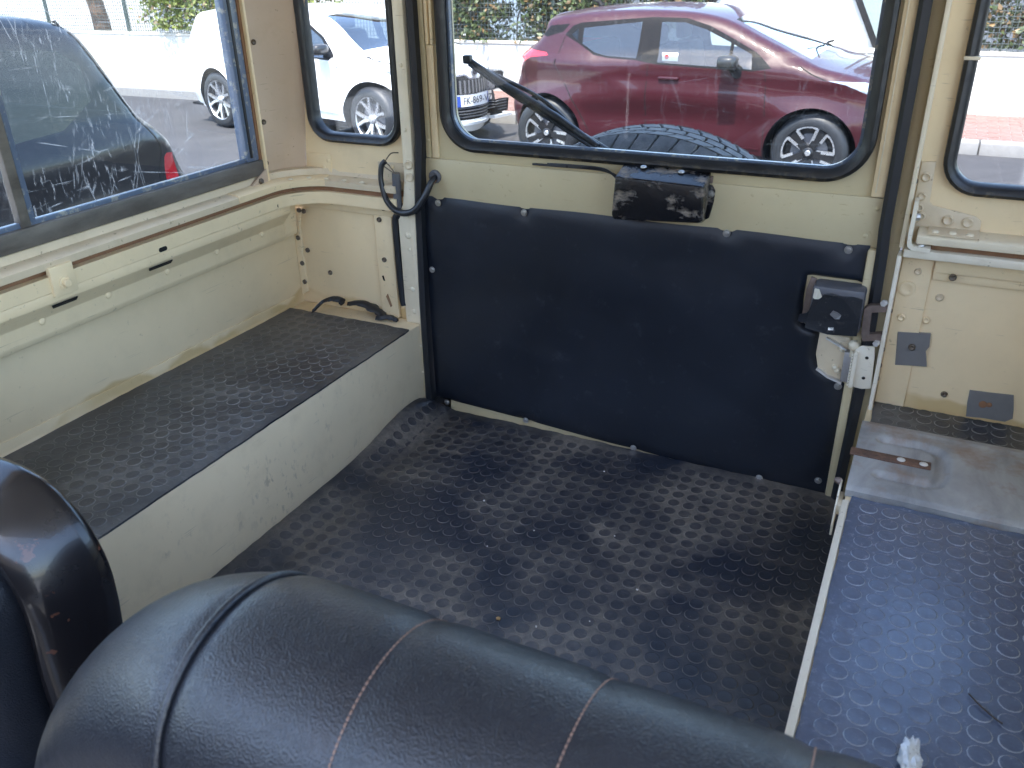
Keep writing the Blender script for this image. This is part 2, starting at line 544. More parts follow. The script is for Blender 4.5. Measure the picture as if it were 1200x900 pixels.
_heads = {}
def head(name, pos, normal, r, h, mat, parent, style='dome'):
    """a rivet, bolt or screw head; the meshes are shared"""
    key = (style, r, h, mat)
    if key not in _heads:
        bm = bmesh.new()
        n = 6 if style == 'hex' else 12
        prof = {'dome': [(1, 0), (0.92, 0.45), (0.6, 0.85), (0.0, 1.0)], 'hex': [(1, 0), (1, 0.8), (0.85, 1.0), (0.0, 1.0)],
                'ring': [(1, 0), (0.95, 0.7), (0.72, 1.0), (0.5, 0.55), (0.0, 0.45)],
                'washer': [(1, 0), (1, 0.25), (0.62, 0.25), (0.58, 0.9), (0.3, 1.0), (0.0, 1.0)]}[style]
        rings = []
        for pr, pz in prof[:-1]:
            rings.append([bm.verts.new((pr * r * math.cos(2 * math.pi * k / n), pr * r * math.sin(2 * math.pi * k / n), pz * h)) for k in range(n)])
        top = bm.verts.new((0, 0, prof[-1][1] * h))
        for a, b in zip(rings, rings[1:]):
            for k in range(n): bm.faces.new((a[k], a[(k + 1) % n], b[(k + 1) % n], b[k]))
        for k in range(n): bm.faces.new((rings[-1][k], rings[-1][(k + 1) % n], top))
        me = bpy.data.meshes.new(name); bm.to_mesh(me); bm.free()
        me.materials.append(MATS[mat]); me.shade_smooth(); me.set_sharp_from_angle(angle=rad(50))
        _heads[key] = me
    o = bpy.data.objects.new(name, _heads[key])
    link_part(o, parent)
    o.location = pos
    o.rotation_euler = Vector(normal).to_track_quat('Z', 'Y').to_euler()
    return o

# ------------------------------------------------------------------ the street (setting)
def ground_mats():
    t = NT('asphalt')
    n = t.noise(2.2, 5, 0.6); f = t.noise(140, 4, 0.75)
    c = t.mix(t.ramp(n, 0.3, 0.7), (0.032, 0.031, 0.034), (0.048, 0.046, 0.049))
    c = t.mix(t.ramp(f, 0.55, 0.75), c, (0.085, 0.08, 0.078))
    cr = t.voro(0.9, v=t.scaled((1, 1, 1)), feature='DISTANCE_TO_EDGE')
    c = t.mix(t.math('MULTIPLY', t.ramp(cr, 0.012, 0.004), 0.6), c, (0.025, 0.024, 0.024))
    t.set(col=c, rough=0.85, normal=t.bump(f, 0.4, 0.006))
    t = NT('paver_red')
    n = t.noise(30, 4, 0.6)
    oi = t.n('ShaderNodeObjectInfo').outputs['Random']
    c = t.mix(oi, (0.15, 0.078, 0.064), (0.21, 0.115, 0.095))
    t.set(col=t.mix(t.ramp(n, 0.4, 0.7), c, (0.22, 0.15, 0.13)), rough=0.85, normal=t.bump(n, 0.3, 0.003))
    t = NT('concrete')
    n = t.noise(12, 5, 0.65)
    t.set(col=t.mix(n, (0.17, 0.165, 0.16), (0.26, 0.25, 0.24)), rough=0.85, normal=t.bump(t.noise(90, 4), 0.25, 0.003))
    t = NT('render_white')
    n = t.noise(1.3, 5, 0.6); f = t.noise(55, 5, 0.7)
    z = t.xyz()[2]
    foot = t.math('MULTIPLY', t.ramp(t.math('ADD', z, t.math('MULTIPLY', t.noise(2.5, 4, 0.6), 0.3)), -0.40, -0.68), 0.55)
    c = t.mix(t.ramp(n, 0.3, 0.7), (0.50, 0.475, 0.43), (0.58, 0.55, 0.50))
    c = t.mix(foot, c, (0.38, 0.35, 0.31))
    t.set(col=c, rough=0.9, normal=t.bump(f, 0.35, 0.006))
ground_mats()
box('road', (-90, -60, GROUND - 0.4), (90, 90, GROUND), 'asphalt', None, 0)['kind'] = 'structure'
plain('bounce_concrete', (0.47, 0.465, 0.455), 0.85, 0, 14, 0.12, 0.2)
box('bounce_slab', (-7, -15.9, GROUND - 0.2), (14, -0.7, GROUND + 0.004), 'bounce_concrete', None, 0)['kind'] = 'structure'  # pale ground added out of view to bounce sunlight into the bay
PAVE = GROUND + 0.12
pv = box('pavement', (-60, 8.25, GROUND - 0.2), (60, 9.75, PAVE - 0.004), 'concrete', None, 0); pv['kind'] = 'structure'

# ------------------------------------------------------------------ the vehicle we sit in
CAR = thing('off_road_vehicle', 'cream painted load bay of an old off-road vehicle with bench boxes and rear door', 'vehicle', (0.46, -0.7, GROUND), world=True)
Y0 = -1.20                       # front end of the load bay
floor = box('body_floor', (0, Y0, -0.03), (0.92, 0.0, -0.006), 'cream_paint', CAR, 0.001)
sill = box('door_sill', (0.0, -0.002, -0.03), (0.925, 0.05, -0.004), 'cream_dirty', CAR, 0.002)

# --- left bench box and side
wl = extr('wheel_box', [(0, -0.006), (0, 0.206), (-0.33, 0.206), (-0.33, -0.006)], 'y', Y0, -0.001, 'cream_scuffed', CAR, 0.004)
sp = box('side_panel', (-0.36, Y0, 0.0), (-0.33, 0.002, 0.485), 'cream_wall', CAR, 0.001)
extr('foot_flange', [(-0.3305, 0.2055), (-0.322, 0.2055), (-0.3265, 0.212), (-0.3275, 0.229), (-0.3305, 0.229)], 'y', Y0, -0.03, 'cream_wall', sp, 0.001)
rail = extr('side_rail', [(-0.335, 0.4565), (-0.2725, 0.4565), (-0.2725, 0.440), (-0.296, 0.413), (-0.2965, 0.386), (-0.300, 0.376), (-0.331, 0.374)],
            'y', Y0, -0.070, 'cream_paint', CAR, 0.002)
extr('rail_end', [(-0.335, 0.4562), (-0.292, 0.4562), (-0.300, 0.446), (-0.3035, 0.386), (-0.306, 0.376), (-0.331, 0.374)], 'y', -0.0705, -0.022, 'cream_paint', rail, 0.002)
for y in (-0.95, -0.81, -0.667, -0.537, -0.404, -0.275, -0.143):
    head('rivet', (-0.2962, y, 0.409 if y > -0.9 else 0.408), (1, 0, 0), 0.0062, 0.0032, 'cream_paint', rail)
for y0, y1 in ((-0.660, -0.612), (-0.462, -0.408), (-0.90, -0.85)):     # slanted slots in the under face of the rail
    p = [(-0.2712, y0, 0.4375), (-0.2795, y0 + 0.006, 0.4305), (-0.2795, y1 + 0.002, 0.4305), (-0.2712, y1, 0.4375)]
    q = [(a + 0.0012, b, c - 0.0012) for a, b, c in p]
    mesh('slot', p + q, [(0, 1, 2, 3), (4, 5, 6, 7), (0, 1, 5, 4), (1, 2, 6, 5), (2, 3, 7, 6), (3, 0, 4, 7)], 'black_gap', rail, 0)
for y, z in ((-0.423, 0.4615), (-0.102, 0.4635)):
    extr('slot', [(y + a, z + b) for a, b in rrect(-0.0095, 0.0095, -0.004, 0.004, 0.0039, 4)], 'x', -0.273, -0.2712, 'black_gap', rail, 0)
cl = box('clamp_bracket', (-0.276, -0.652, 0.449), (-0.2665, -0.609, 0.497), 'cream_paint', CAR, 0.0015)
head('bolt', (-0.2667, -0.630, 0.467), (1, 0, 0), 0.0115, 0.003, 'cream_paint', cl, 'ring')
head('bolt', (-0.2645, -0.630, 0.467), (1, 0, 0), 0.0075, 0.006, 'cream_paint', cl, 'hex')

def corner(inset, r=0.085, x_end=-0.028):
    """path along the left side, round the rear corner and across to the door post"""
    x, y = -0.33 + inset, 0.0 - inset * 0.55
    pts = [(x, Y0, 0), (x, -0.6, 0), (x, y - r - 0.1, 0)]
    for k in range(9):
        a = rad(180 - 90 * k / 8)
        pts.append((x + r + r * math.cos(a), y - r + r * math.sin(a), 0))
    pts += [(x_end, y, 0)]
    return pts
# rim of the tub, rubber packing and the sill rail of the hard top above it
sweep('tub_rim', corner(0.058), [(0, 0.457), (0, 0.482), (-0.05, 0.482), (-0.05, 0.457)], 'cream_paint', CAR)
sweep('packing_strip', corner(0.042), [(0, 0.480), (0, 0.497), (-0.03, 0.497), (-0.03, 0.480)], 'rusty_edge', CAR)
sweep('top_rail', corner(0.058), [(0.0, 0.4935), (0.001, 0.505), (-0.003, 0.508), (-0.030, 0.511), (-0.033, 0.524), (-0.045, 0.526), (-0.045, 0.4935)], 'cream_dirty', CAR)
# bent patch over the corner of the rail
cp = sweep('corner_patch', corner(0.0595)[2:11], [(0.0, 0.4945), (0.0012, 0.5065), (-0.004, 0.510), (-0.028, 0.5125), (-0.028, 0.5095), (-0.004, 0.507)], 'cream_paint', CAR)
for x, y in ((-0.262, -0.070), (-0.235, -0.043), (-0.195, -0.036), (-0.150, -0.036), (-0.105, -0.036)):
    head('rivet', (x, y, 0.511), (0, 0, 1), 0.0055, 0.003, 'cream_pale', cp)

# rear panel left of the door
rp = box('rear_panel', (-0.36, 0.0, 0.18), (0.004, 0.03, 0.50), 'cream_wall', CAR, 0.001)
extr('corner_gusset', [(-0.330, 0.43), (-0.300, 0.43), (-0.312, 0.39), (-0.312, 0.232), (-0.330, 0.222)], 'y', -0.005, 0.001, 'cream_paint', rp, 0.001)
extr('top_fold', [(-0.30, 0.458), (-0.30, 0.437), (-0.04, 0.437), (-0.04, 0.458)], 'y', -0.012, 0.001, 'cream_paint', rp, 0.002)
vs = box('stiffener', (-0.104, -0.010, 0.206), (-0.058, 0.001, 0.440), 'cream_paint', rp, 0.004)
for x, z in ((-0.306, 0.425), (-0.293, 0.424), (-0.319, 0.36), (-0.300, 0.332), (-0.317, 0.30), (-0.317, 0.255), (-0.243, 0.286)):
    head('bolt', (x, -0.0048 if x < -0.31 or z > 0.42 else -0.0005, z), (0, -1, 0), 0.0056, 0.004, 'dark_screw', rp, 'ring')
for x, z in ((-0.088, 0.428), (-0.084, 0.340), (-0.0735, 0.455)):
    head('bolt', (x, -0.0098 if z < 0.44 else -0.012, z), (0, -1, 0), 0.0058, 0.004, 'dark_screw', vs, 'ring')
extr('rust_hole', [(-0.088, 0.255), (-0.083, 0.262), (-0.074, 0.235), (-0.078, 0.231)], 'y', -0.0112, -0.009, 'rusty_edge', vs, 0)
extr('rust_hole', [(-0.094, 0.302), (-0.090, 0.303), (-0.087, 0.291), (-0.091, 0.292)], 'y', -0.0112, -0.009, 'black_gap', vs, 0)

# left door post: folded cream angle, from the bench box to the roof
pl = extr('door_post', [(-0.034, 0.206), (-0.034, 0.448), (-0.020, 0.470), (-0.012, 0.52), (-0.010, 1.16), (0.014, 1.16), (0.012, 0.50), (0.006, 0.21), (0.006, 0.0), (0.0, 0.0), (0.0, 0.206)],
          'y', -0.020, 0.030, 'cream_pale', CAR, 0.003)
for z in (0.552, 0.527):
    head('bolt', (0.002, -0.0195, z), (0, -1, 0), 0.0098, 0.004, 'cream_dirty', pl, 'ring')
for x, z, r in ((-0.012, 0.405, 0.008), (-0.010, 0.445, 0.004), (-0.011, 0.375, 0.004), (-0.012, 0.285, 0.007), (-0.012, 0.235, 0.006), (0.0, 0.62, 0.004), (0.001, 0.74, 0.004), (-0.001, 0.155, 0.004), (0.0, 0.09, 0.004)):
    head('rivet', (x, -0.0195, z), (0, -1, 0), r, 0.003, 'cream_pale', pl)
sealL = sweep('door_seal', [(0.027, -0.012, 0.0), (0.0115, -0.012, 0.02), (0.0120, -0.012, 0.25), (0.018, -0.012, 0.47), (0.030, -0.012, 0.60), (0.029, -0.012, 1.12)][1:],
              [(-0.0075, -0.010), (-0.0075, 0.02), (0.0105, 0.02), (0.0105, -0.006), (0.004, -0.012)], 'dark_rubber', CAR, up=(0, 1, 0))

box('sill_seal', (0.004, 0.0, -0.004), (0.060, 0.03, 0.034), 'dark_rubber', CAR, 0.003)

# --- hard top, left side: side window with sliding panes
WZ0, WZ1 = 0.558, 0.99
hs = box('hardtop_side', (-0.335, Y0, 0.985), (-0.300, -0.10, 1.19), 'cream_paint', CAR, 0.003)
wr = box('window_channel', (-0.327, Y0, 0.5265), (-0.297, -0.1048, 0.5575), 'alu_channel', CAR, 0.003)
box('channel_lip', (-0.316, Y0, 0.556), (-0.306, -0.146, 0.5655), 'glazing_strip', wr, 0.001)
vc = box('window_jamb', (-0.324, -0.146, 0.557), (-0.300, -0.112, 0.99), 'glazing_strip', CAR, 0.004)
box('jamb_groove', (-0.3005, -0.138, 0.565), (-0.2985, -0.131, 0.985), 'dark_rubber', vc, 0.0005)
box('jamb_packing', (-0.318, -0.112, 0.545), (-0.299, -0.1045, 0.99), 'rusty_edge', vc, 0.002)
fl = box('jamb_flange', (-0.320, -0.1045, 0.506), (-0.292, -0.0985, 1.0), 'cream_paint', CAR, 0.001)
extr('jamb_foot', [(-0.155, 0.5105), (-0.104, 0.5105), (-0.104, 0.537)], 'x', -0.300, -0.292, 'bare_panel', fl, 0.001)
head('bolt', (-0.2925, -0.128, 0.5165), (1, 0, 0.5), 0.006, 0.006, 'dark_screw', fl, 'hex')
pane = box('sliding_pane', (-0.3115, -0.625, 0.560), (-0.3065, -0.140, 0.99), 'scratched_pane', CAR, 0)
box('pane_edge', (-0.313, -0.634, 0.560), (-0.3045, -0.6245, 0.99), 'glazing_strip', pane, 0.001)
pane2 = box('sliding_pane', (-0.3235, Y0, 0.560), (-0.3185, -0.648, 0.99), 'clear_pane', CAR, 0)
box('pane_stile', (-0.316, -0.652, 0.558), (-0.302, -0.6355, 0.99), 'alu_channel', pane2, 0.001)

# curved corner panel between side window and quarter light
def corner_panel(name, sx, x0, mat):
    V, F = [], []
    lv = [(0.508, [(0.018, -0.0985), (0.022, -0.06), (0.034, -0.022), (0.055, 0.001)]),
          (0.54, [(0.018, -0.0985), (0.022, -0.06), (0.035, -0.022), (0.056, 0.001)]),
          (0.85, [(0.028, -0.0985), (0.040, -0.06), (0.068, -0.022), (0.102, 0.001)]),
          (1.19, [(0.042, -0.0985), (0.060, -0.06), (0.100, -0.022), (0.150, 0.001)])]
    rows = []
    for z, pr in lv:
        r = [Vector((x0 + sx * p.x, p.y, z)) for p in spline([(a, b, 0) for a, b in pr], 5)]
        rows.append(r)
    n = len(rows[0])
    for off in (0, 0.006):
        for r in rows:
            for p in r: V.append((p.x - sx * off, p.y + off, p.z))
    m = len(rows)
    for i in range(m - 1):
        for j in range(n - 1):
            a = i * n + j; F.append((a, a + 1, a + n + 1, a + n)); b = a + m * n; F.append((b, b + n, b + n + 1, b + 1))
    for i in range(m - 1):
        for j in (0, n - 1):
            a = i * n + j; F.append((a, a + n, a + n + m * n, a + m * n))
    return mesh(name, V, F, mat, CAR, 60)
cpn = corner_panel('corner_panel', 1, -0.33, 'bare_panel')
for y, z in ((-0.079, 0.627), (-0.086, 0.545), (-0.081, 0.78)):
    head('screw', (-0.308 + (z - 0.54) * 0.035, y, z), (1, -0.25, 0), 0.0055, 0.003, 'dark_screw', cpn, 'ring')

# --- rear of the hard top: plates with quarter lights either side of the door
def quarter(x0, x1, outer, parent_name):
    plate = holed('quarter_panel', outer, rrect(x0 + 0.008, x1 - 0.008, 0.592, 0.985, 0.045), 'y', 0.0, 0.006, 'cream_paint', CAR)
    ring = [(a, -0.001, b) for a, b in rrect(x0 + 0.009, x1 - 0.009, 0.590, 0.985, 0.046, 8)]
    s = sweep('window_seal', ring, [(-0.009, -0.004), (-0.008, -0.010), (-0.003, -0.014), (0.004, -0.012), (0.0095, -0.005), (0.0095, 0.014), (-0.009, 0.014)], 'worn_seal', plate, closed=True, up=(0, 1, 0))
    g = extr('glass', rrect(x0 + 0.012, x1 - 0.012, 0.594, 0.981, 0.043), 'y', 0.004, 0.008, 'clear_pane', plate, 0)
    return plate
ql = quarter(-0.248, -0.016, [(-0.277, 0.50), (-0.012, 0.50), (-0.008, 1.19), (-0.185, 1.19), (-0.262, 0.62)], '')
box('seam_plate', (-0.268, -0.0025, 0.512), (-0.205, 0.001, 0.553), 'cream_paint', ql, 0.001)
box('seam_plate', (-0.085, -0.0025, 0.512), (-0.012, 0.001, 0.549), 'cream_dirty', ql, 0.001)
for x, z in ((-0.212, 0.541), (-0.225, 0.525), (-0.075, 0.537), (-0.05, 0.54)):
    head('rivet', (x, -0.0022, z), (0, -1, 0), 0.0055, 0.0025, 'cream_paint', ql)
qr = quarter(0.959, 1.185, [(0.928, 0.50), (1.197, 0.50), (1.182, 0.62), (1.105, 1.19), (0.928, 1.19)], '')
tie = box('seal_joint', (0.958, -0.0165, 0.776), (0.980, -0.004, 0.781), 'cream_pale', qr, 0.001)
corner_panel('corner_panel', -1, 1.25, 'bare_panel')

# --- rear door
DY = 0.0
door = holed('rear_door', [(0.040, -0.012), (0.888, -0.012), (0.888, 1.10), (0.040, 1.10)], rrect(0.089, 0.846, 0.601, 1.0, 0.058), 'y', DY, DY + 0.035, 'door_cream', CAR)
ring = [(a, 0.0, b) for a, b in rrect(0.084, 0.851, 0.594, 1.006, 0.064, 10)]
sweep('window_seal', ring, [(-0.010, -0.004), (-0.009, -0.011), (-0.003, -0.015), (0.004, -0.013), (0.0105, -0.006), (0.011, 0.02), (-0.010, 0.02)], 'worn_seal', door, closed=True, up=(0, 1, 0))
sweep('glazing_edge', [(a, 0.004, b) for a, b in rrect(0.0955, 0.8395, 0.6045, 0.996, 0.054, 10)], [(-0.004, -0.004), (0.004, -0.004), (0.004, 0.004), (-0.004, 0.004)], 'glazing_strip', door, closed=True, up=(0, 1, 0))
extr('door_glass', rrect(0.090, 0.845, 0.602, 0.999, 0.056), 'y', 0.010, 0.015, 'door_glass', door, 0)
box('waist_strip', (0.031, -0.0045, 0.4840), (0.8905, 0.001, 0.5655), 'door_cream', door, 0.0015)
for x, z in ((0.879, 0.548), (0.868, 0.502)):
    head('rivet', (x, -0.0043, z), (0, -1, 0), 0.004, 0.002, 'door_cream', door)
# upright folds of the door frame
box('frame_channel', (0.0355, -0.006, 0.567), (0.047, 0.001, 1.10), 'door_cream', door, 0.002)
box('frame_channel', (0.049, -0.0035, 0.567), (0.064, 0.001, 0.775), 'cream_paint', door, 0.001)
box('frame_channel', (0.050, -0.007, 0.777), (0.056, 0.001, 1.10), 'cream_paint', door, 0.001)
box('frame_channel', (0.0605, -0.007, 0.777), (0.066, 0.001, 1.10), 'cream_paint', door, 0.001)
for z in (0.60, 0.66, 0.73):
    head('rivet', (0.0435, -0.0058, z), (0, -1, 0), 0.003, 0.002, 'door_cream', door)
box('frame_channel', (0.866, -0.010, 0.567), (0.8865, 0.001, 1.10), 'cream_paint', door, 0.003)
box('frame_fold', (0.8715, -0.0125, 0.575), (0.8735, -0.009, 1.10), 'cream_pale', door, 0.0005)
box('edge_tube', (0.876, -0.016, -0.008), (0.8925, 0.012, 0.4835), 'door_cream', door, 0.005)

# padded vinyl trim of the door, pulled in at its studs
STUDS = [(0.059, 0.478), (0.252, 0.478), (0.644, 0.482), (0.846, 0.477), (0.035, 0.333), (0.052, 0.020), (0.250, 0.018), (0.496, 0.009), (0.753, 0.005), (0.860, 0.028), (0.866, 0.228)]
def trim_z0(x):     # lower edge sags towards the right
    t = (x - 0.022) / 0.858
    return 0.026 - 0.036 * t + 0.002 * math.sin(t * 9.0) * (1 - 0.4 * t)
CUT = [(0.787, 0.425), (0.90, 0.425), (0.90, 0.222), (0.868, 0.236), (0.845, 0.247), (0.826, 0.258), (0.820, 0.280), (0.822, 0.322), (0.790, 0.335), (0.7855, 0.38)]
def trim():
    nx, nz = 104, 62
    V, F, idx = [], [], {}
    for j in range(nz + 1):
        for i in range(nx + 1):
            x = 0.022 + 0.856 * i / nx
            zt = 0.4885 + 0.0012 * math.sin(x * 21) - 0.001 * x; zb = trim_z0(x)
            z = zb + (zt - zb) * j / nz
            xr = x + (0.003 * math.sin(z * 13) + 0.007 * z - 0.003) * (i / nx) ** 6
            d = min(i / nx * 0.856, (nx - i) / nx * 0.856, (zt - z) , (z - zb) )
            puff = 0.0055 * (1 - math.exp(-max(d, 0) / 0.012)) + 0.0008 * math.sin(x * 11 + z * 5) * math.sin(z * 9)
            for sx, sz in STUDS:
                q = (x - sx) ** 2 + (z - sz) ** 2
                puff -= 0.0036 * math.exp(-q / 0.00020) + 0.0010 * math.exp(-q / 0.0016)
            # edge rolls over the lock opening
            dc = min(math.hypot(x - 0.800, 0), 1)
            y = -0.006 - max(puff, -0.003)
            idx[i, j] = len(V); V.append((xr, y, z))
    for j in range(nz):
        for i in range(nx):
            c = [(V[idx[a, b]][0], V[idx[a, b]][2]) for a, b in ((i, j), (i + 1, j + 1))]
            m = ((c[0][0] + c[1][0]) / 2, (c[0][1] + c[1][1]) / 2)
            if inside(m, CUT): continue
            F.append((idx[i, j], idx[i + 1, j], idx[i + 1, j + 1], idx[i, j + 1]))
    bm = bmesh.new(); vs = [bm.verts.new(v) for v in V]
    for f in F: bm.faces.new([vs[k] for k in f])
    bmesh.ops.delete(bm, geom=[v for v in bm.verts if not v.link_faces], context='VERTS')
    # ease the stepped rim of the lock opening onto its outline
    for v in bm.verts:
        if any(len(e.link_faces) == 1 for e in v.link_edges):
            p = Vector((v.co.x, v.co.z))
            if p.x > 0.77 and 0.21 < p.y < 0.44 and p.x < 0.874:
                best = None
                for k in range(len(CUT)):
                    a, b = Vector(CUT[k]), Vector(CUT[(k + 1) % len(CUT)])
                    if a.x >= 0.9 and b.x >= 0.9: continue
                    t = max(0, min(1, (p - a).dot(b - a) / (b - a).length_squared)); q = a + (b - a) * t
                    if best is None or (q - p).length < (best - p).length: best = q
                v.co.x, v.co.z = best.x, best.y; v.co.y = -0.004
    ext = bmesh.ops.extrude_edge_only(bm, edges=[e for e in bm.edges if len(e.link_faces) == 1])
    for g in ext['geom']:
        if isinstance(g, bmesh.types.BMVert): g.co.y = 0.0005
    return finish('vinyl_trim', bm, 'black_vinyl', door, 70)
tr = trim()
for x, z in STUDS:
    head('stud', (x, -0.0088, z), (0, -1, 0), 0.0068, 0.0035, 'steel_screw', door, 'washer')

# wiper motor cover above the trim
def motor_cover():
    # outline in (x, z); top drawn back, cut from one folded sheet
    f = [(0.449, 0.508), (0.453, 0.500), (0.606, 0.510), (0.6125, 0.517), (0.609, 0.572), (0.453, 0.576)]
    back = [(0.439, 0.497), (0.442, 0.491), (0.598, 0.494), (0.604, 0.500), (0.607, 0.586), (0.452, 0.592)]
    V = [(x, -0.062, z) for x, z in f] + [(x, -0.004, z) for x, z in back]
    F = [tuple(range(6))] + [(i, (i + 1) % 6, 6 + (i + 1) % 6, 6 + i) for i in range(6)] + [tuple(range(11, 5, -1))]
    bm = bmesh.new(); vs = [bm.verts.new(v) for v in V]
    for q in F: bm.faces.new([vs[i] for i in q])
    bmesh.ops.recalc_face_normals(bm, faces=bm.faces[:])
    bevel(bm, 0.006, 3)
    return finish('wiper_motor_cover', bm, 'chipped_black', door, 50)
mc = motor_cover()
tab = extr('mounting_tab', [(0.597, 0.566), (0.612, 0.562), (0.617, 0.553), (0.616, 0.535), (0.6135, 0.520), (0.610, 0.505), (0.598, 0.498)], 'y', -0.0085, -0.004, 'chipped_black', door, 0.001)
head('screw', (0.6105, -0.0085, 0.548), (0, -1, 0), 0.0062, 0.004, 'steel_screw', door, 'washer')
head('screw', (0.492, -0.024, 0.588), (0, -0.15, 1), 0.006, 0.003, 'steel_screw', door)
head('screw', (0.560, -0.024, 0.585), (0, -0.15, 1), 0.006, 0.003, 'steel_screw', door)
box('gland', (0.604, -0.010, 0.566), (0.611, -0.003, 0.578), 'brown_bracket', door, 0.001)
tube('motor_cable', spline([(0.27, -0.006, 0.572), (0.33, -0.013, 0.574), (0.40, -0.016, 0.575), (0.430, -0.018, 0.571), (0.452, -0.022, 0.563)], 6), 0.0024, 'wire_black', door, 6)
tube('motor_cable', spline([(0.30, -0.006, 0.5745), (0.36, -0.015, 0.578), (0.42, -0.018, 0.576), (0.452, -0.026, 0.556)], 6), 0.0022, 'wire_black', door, 6)

# door lock: torn vinyl over a grey box, with a latch under it
lk = box('lock_box', (0.803, -0.048, 0.345), (0.886, -0.002, 0.4215), 'plastic_grey', door, 0.006)
def torn(name, poly, y, mat, parent, amp=0.0015):
    V, F = [], []; n = len(poly)
    for k, (x, z) in enumerate(poly): V.append((x, y + R.uniform(-amp, amp), z))
    for k, (x, z) in enumerate(poly): V.append((x, y + 0.0022, z))
    F = [tuple(range(n)), tuple(range(2 * n - 1, n - 1, -1))] + [(i, (i + 1) % n, n + (i + 1) % n, n + i) for i in range(n)]
    return mesh(name, V, F, mat, parent, 0)
torn('torn_vinyl', [(0.800, 0.346), (0.838, 0.340), (0.884, 0.344), (0.8845, 0.372), (0.8835, 0.409), (0.868, 0.4115), (0.852, 0.4095), (0.835, 0.4125), (0.823, 0.410), (0.817, 0.400), (0.807, 0.399), (0.803, 0.378), (0.799, 0.372), (0.800, 0.358)], -0.0505, 'cracked_vinyl', lk)
torn('torn_flap', [(0.786, 0.352), (0.802, 0.350), (0.806, 0.362), (0.800, 0.369), (0.787, 0.364)], -0.040, 'black_vinyl', lk)
torn('foam_tear', [(0.806, 0.402), (0.812, 0.397), (0.820, 0.405), (0.814, 0.417), (0.807, 0.418)], -0.0515, 'pale_foam', lk)
torn('worn_spot', [(0.837, 0.377), (0.841, 0.384), (0.848, 0.382), (0.855, 0.378), (0.853, 0.371), (0.846, 0.3695)], -0.0525, 'tape_grey', lk)
torn('worn_spot', [(0.8375, 0.353), (0.846, 0.354), (0.846, 0.3495), (0.838, 0.349)], -0.0525, 'bright_zinc', lk)
cav = extr('lock_recess', [(0.787, 0.336), (0.803, 0.338), (0.803, 0.420), (0.794, 0.422), (0.789, 0.400)], 'y', -0.007, -0.002, 'brown_bracket', door, 0.001)
rc = extr('latch_plate', [(0.8215, 0.322), (0.872, 0.322), (0.876, 0.300), (0.870, 0.238), (0.846, 0.246), (0.827, 0.257), (0.8205, 0.282)], 'y', -0.006, -0.001, 'cream_dirty', door, 0.001)
sweep('latch_lip', [(0.826, -0.008, 0.256), (0.846, -0.010, 0.245), (0.871, -0.012, 0.238)], [(-0.0018, -0.005), (0.0018, -0.005), (0.0018, 0.004), (-0.0018, 0.004)], 'bright_zinc', rc, up=(0, 1, 0))
sweep('latch_lip', [(0.834, -0.008, 0.317), (0.855, -0.012, 0.309), (0.870, -0.014, 0.303)], [(-0.0015, -0.005), (0.0015, -0.005), (0.0015, 0.004), (-0.0015, 0.004)], 'bright_zinc', rc, up=(0, 1, 0))
for x, z in ((0.862, 0.300), (0.856, 0.263), (0.860, 0.258)):
    head('screw', (x, -0.006, z), (0, -1, 0), 0.0055, 0.008, 'cream_pale', rc)
box('latch_bolt', (0.868, -0.020, 0.243), (0.882, -0.004, 0.300), 'violet_grey_metal', door, 0.002)
head('knuckle', (0.881, -0.020, 0.315), (0, -1, 0), 0.010, 0.010, 'cream_pale', door)
box('latch_stem', (0.876, -0.022, 0.292), (0.885, -0.008, 0.312), 'cream_pale', door, 0.002)

# harness from the post into the door
gr = head('grommet', (0.0535, -0.0045, 0.530), (0, -1, 0), 0.014, 0.006, 'plastic_grey', door, 'ring')
CABLE = spline([(0.0545, 0.002, 0.531), (0.052, -0.018, 0.522), (0.040, -0.030, 0.492), (0.015, -0.036, 0.463), (-0.020, -0.036, 0.458), (-0.048, -0.034, 0.478), (-0.061, -0.030, 0.515), (-0.060, -0.026, 0.545), (-0.052, -0.022, 0.556)], 7)
tube('wiring_harness', CABLE, [0.0055 + 0.0016 * math.sin(math.pi * min(1, i / 40)) for i in range(len(CABLE))], 'wire_black', CAR, 8)
for dx, dz in ((0.0, 0.0), (0.003, 0.004), (-0.003, 0.002), (0.004, -0.003)):
    tube('wire', spline([(0.050 + dx, -0.020, 0.518 + dz), (0.0535 + dx, -0.012, 0.526 + dz), (0.055 + dx * 0.5, 0.0, 0.531 + dz * 0.5)], 4), 0.0014, 'copper_wire', CAR, 5)
for a, b, c in (((-0.052, -0.022, 0.556), (-0.040, -0.018, 0.571), (-0.022, -0.018, 0.574)), ((-0.054, -0.022, 0.552), (-0.046, -0.020, 0.548), (-0.034, -0.018, 0.532)), ((-0.058, -0.022, 0.546), (-0.044, -0.020, 0.537), (-0.030, -0.018, 0.530))):
    tube('wire', spline([a, b, c], 5), 0.0013, 'dark_screw', CAR, 5)
tube('connector_sleeve', [(-0.031, -0.020, 0.462), (-0.031, -0.020, 0.50), (-0.0305, -0.020, 0.505), (-0.030, -0.020, 0.533)], [0.0085, 0.0085, 0.0095, 0.0085], 'plastic_grey', CAR, 10)
tube('rubber_conduit', spline([(-0.031, -0.016, 0.47), (-0.034, -0.016, 0.445), (-0.043, -0.016, 0.43), (-0.043, -0.016, 0.33), (-0.041, -0.016, 0.262), (-0.038, -0.016, 0.244)], 6), 0.0078, 'dark_rubber', CAR, 8)

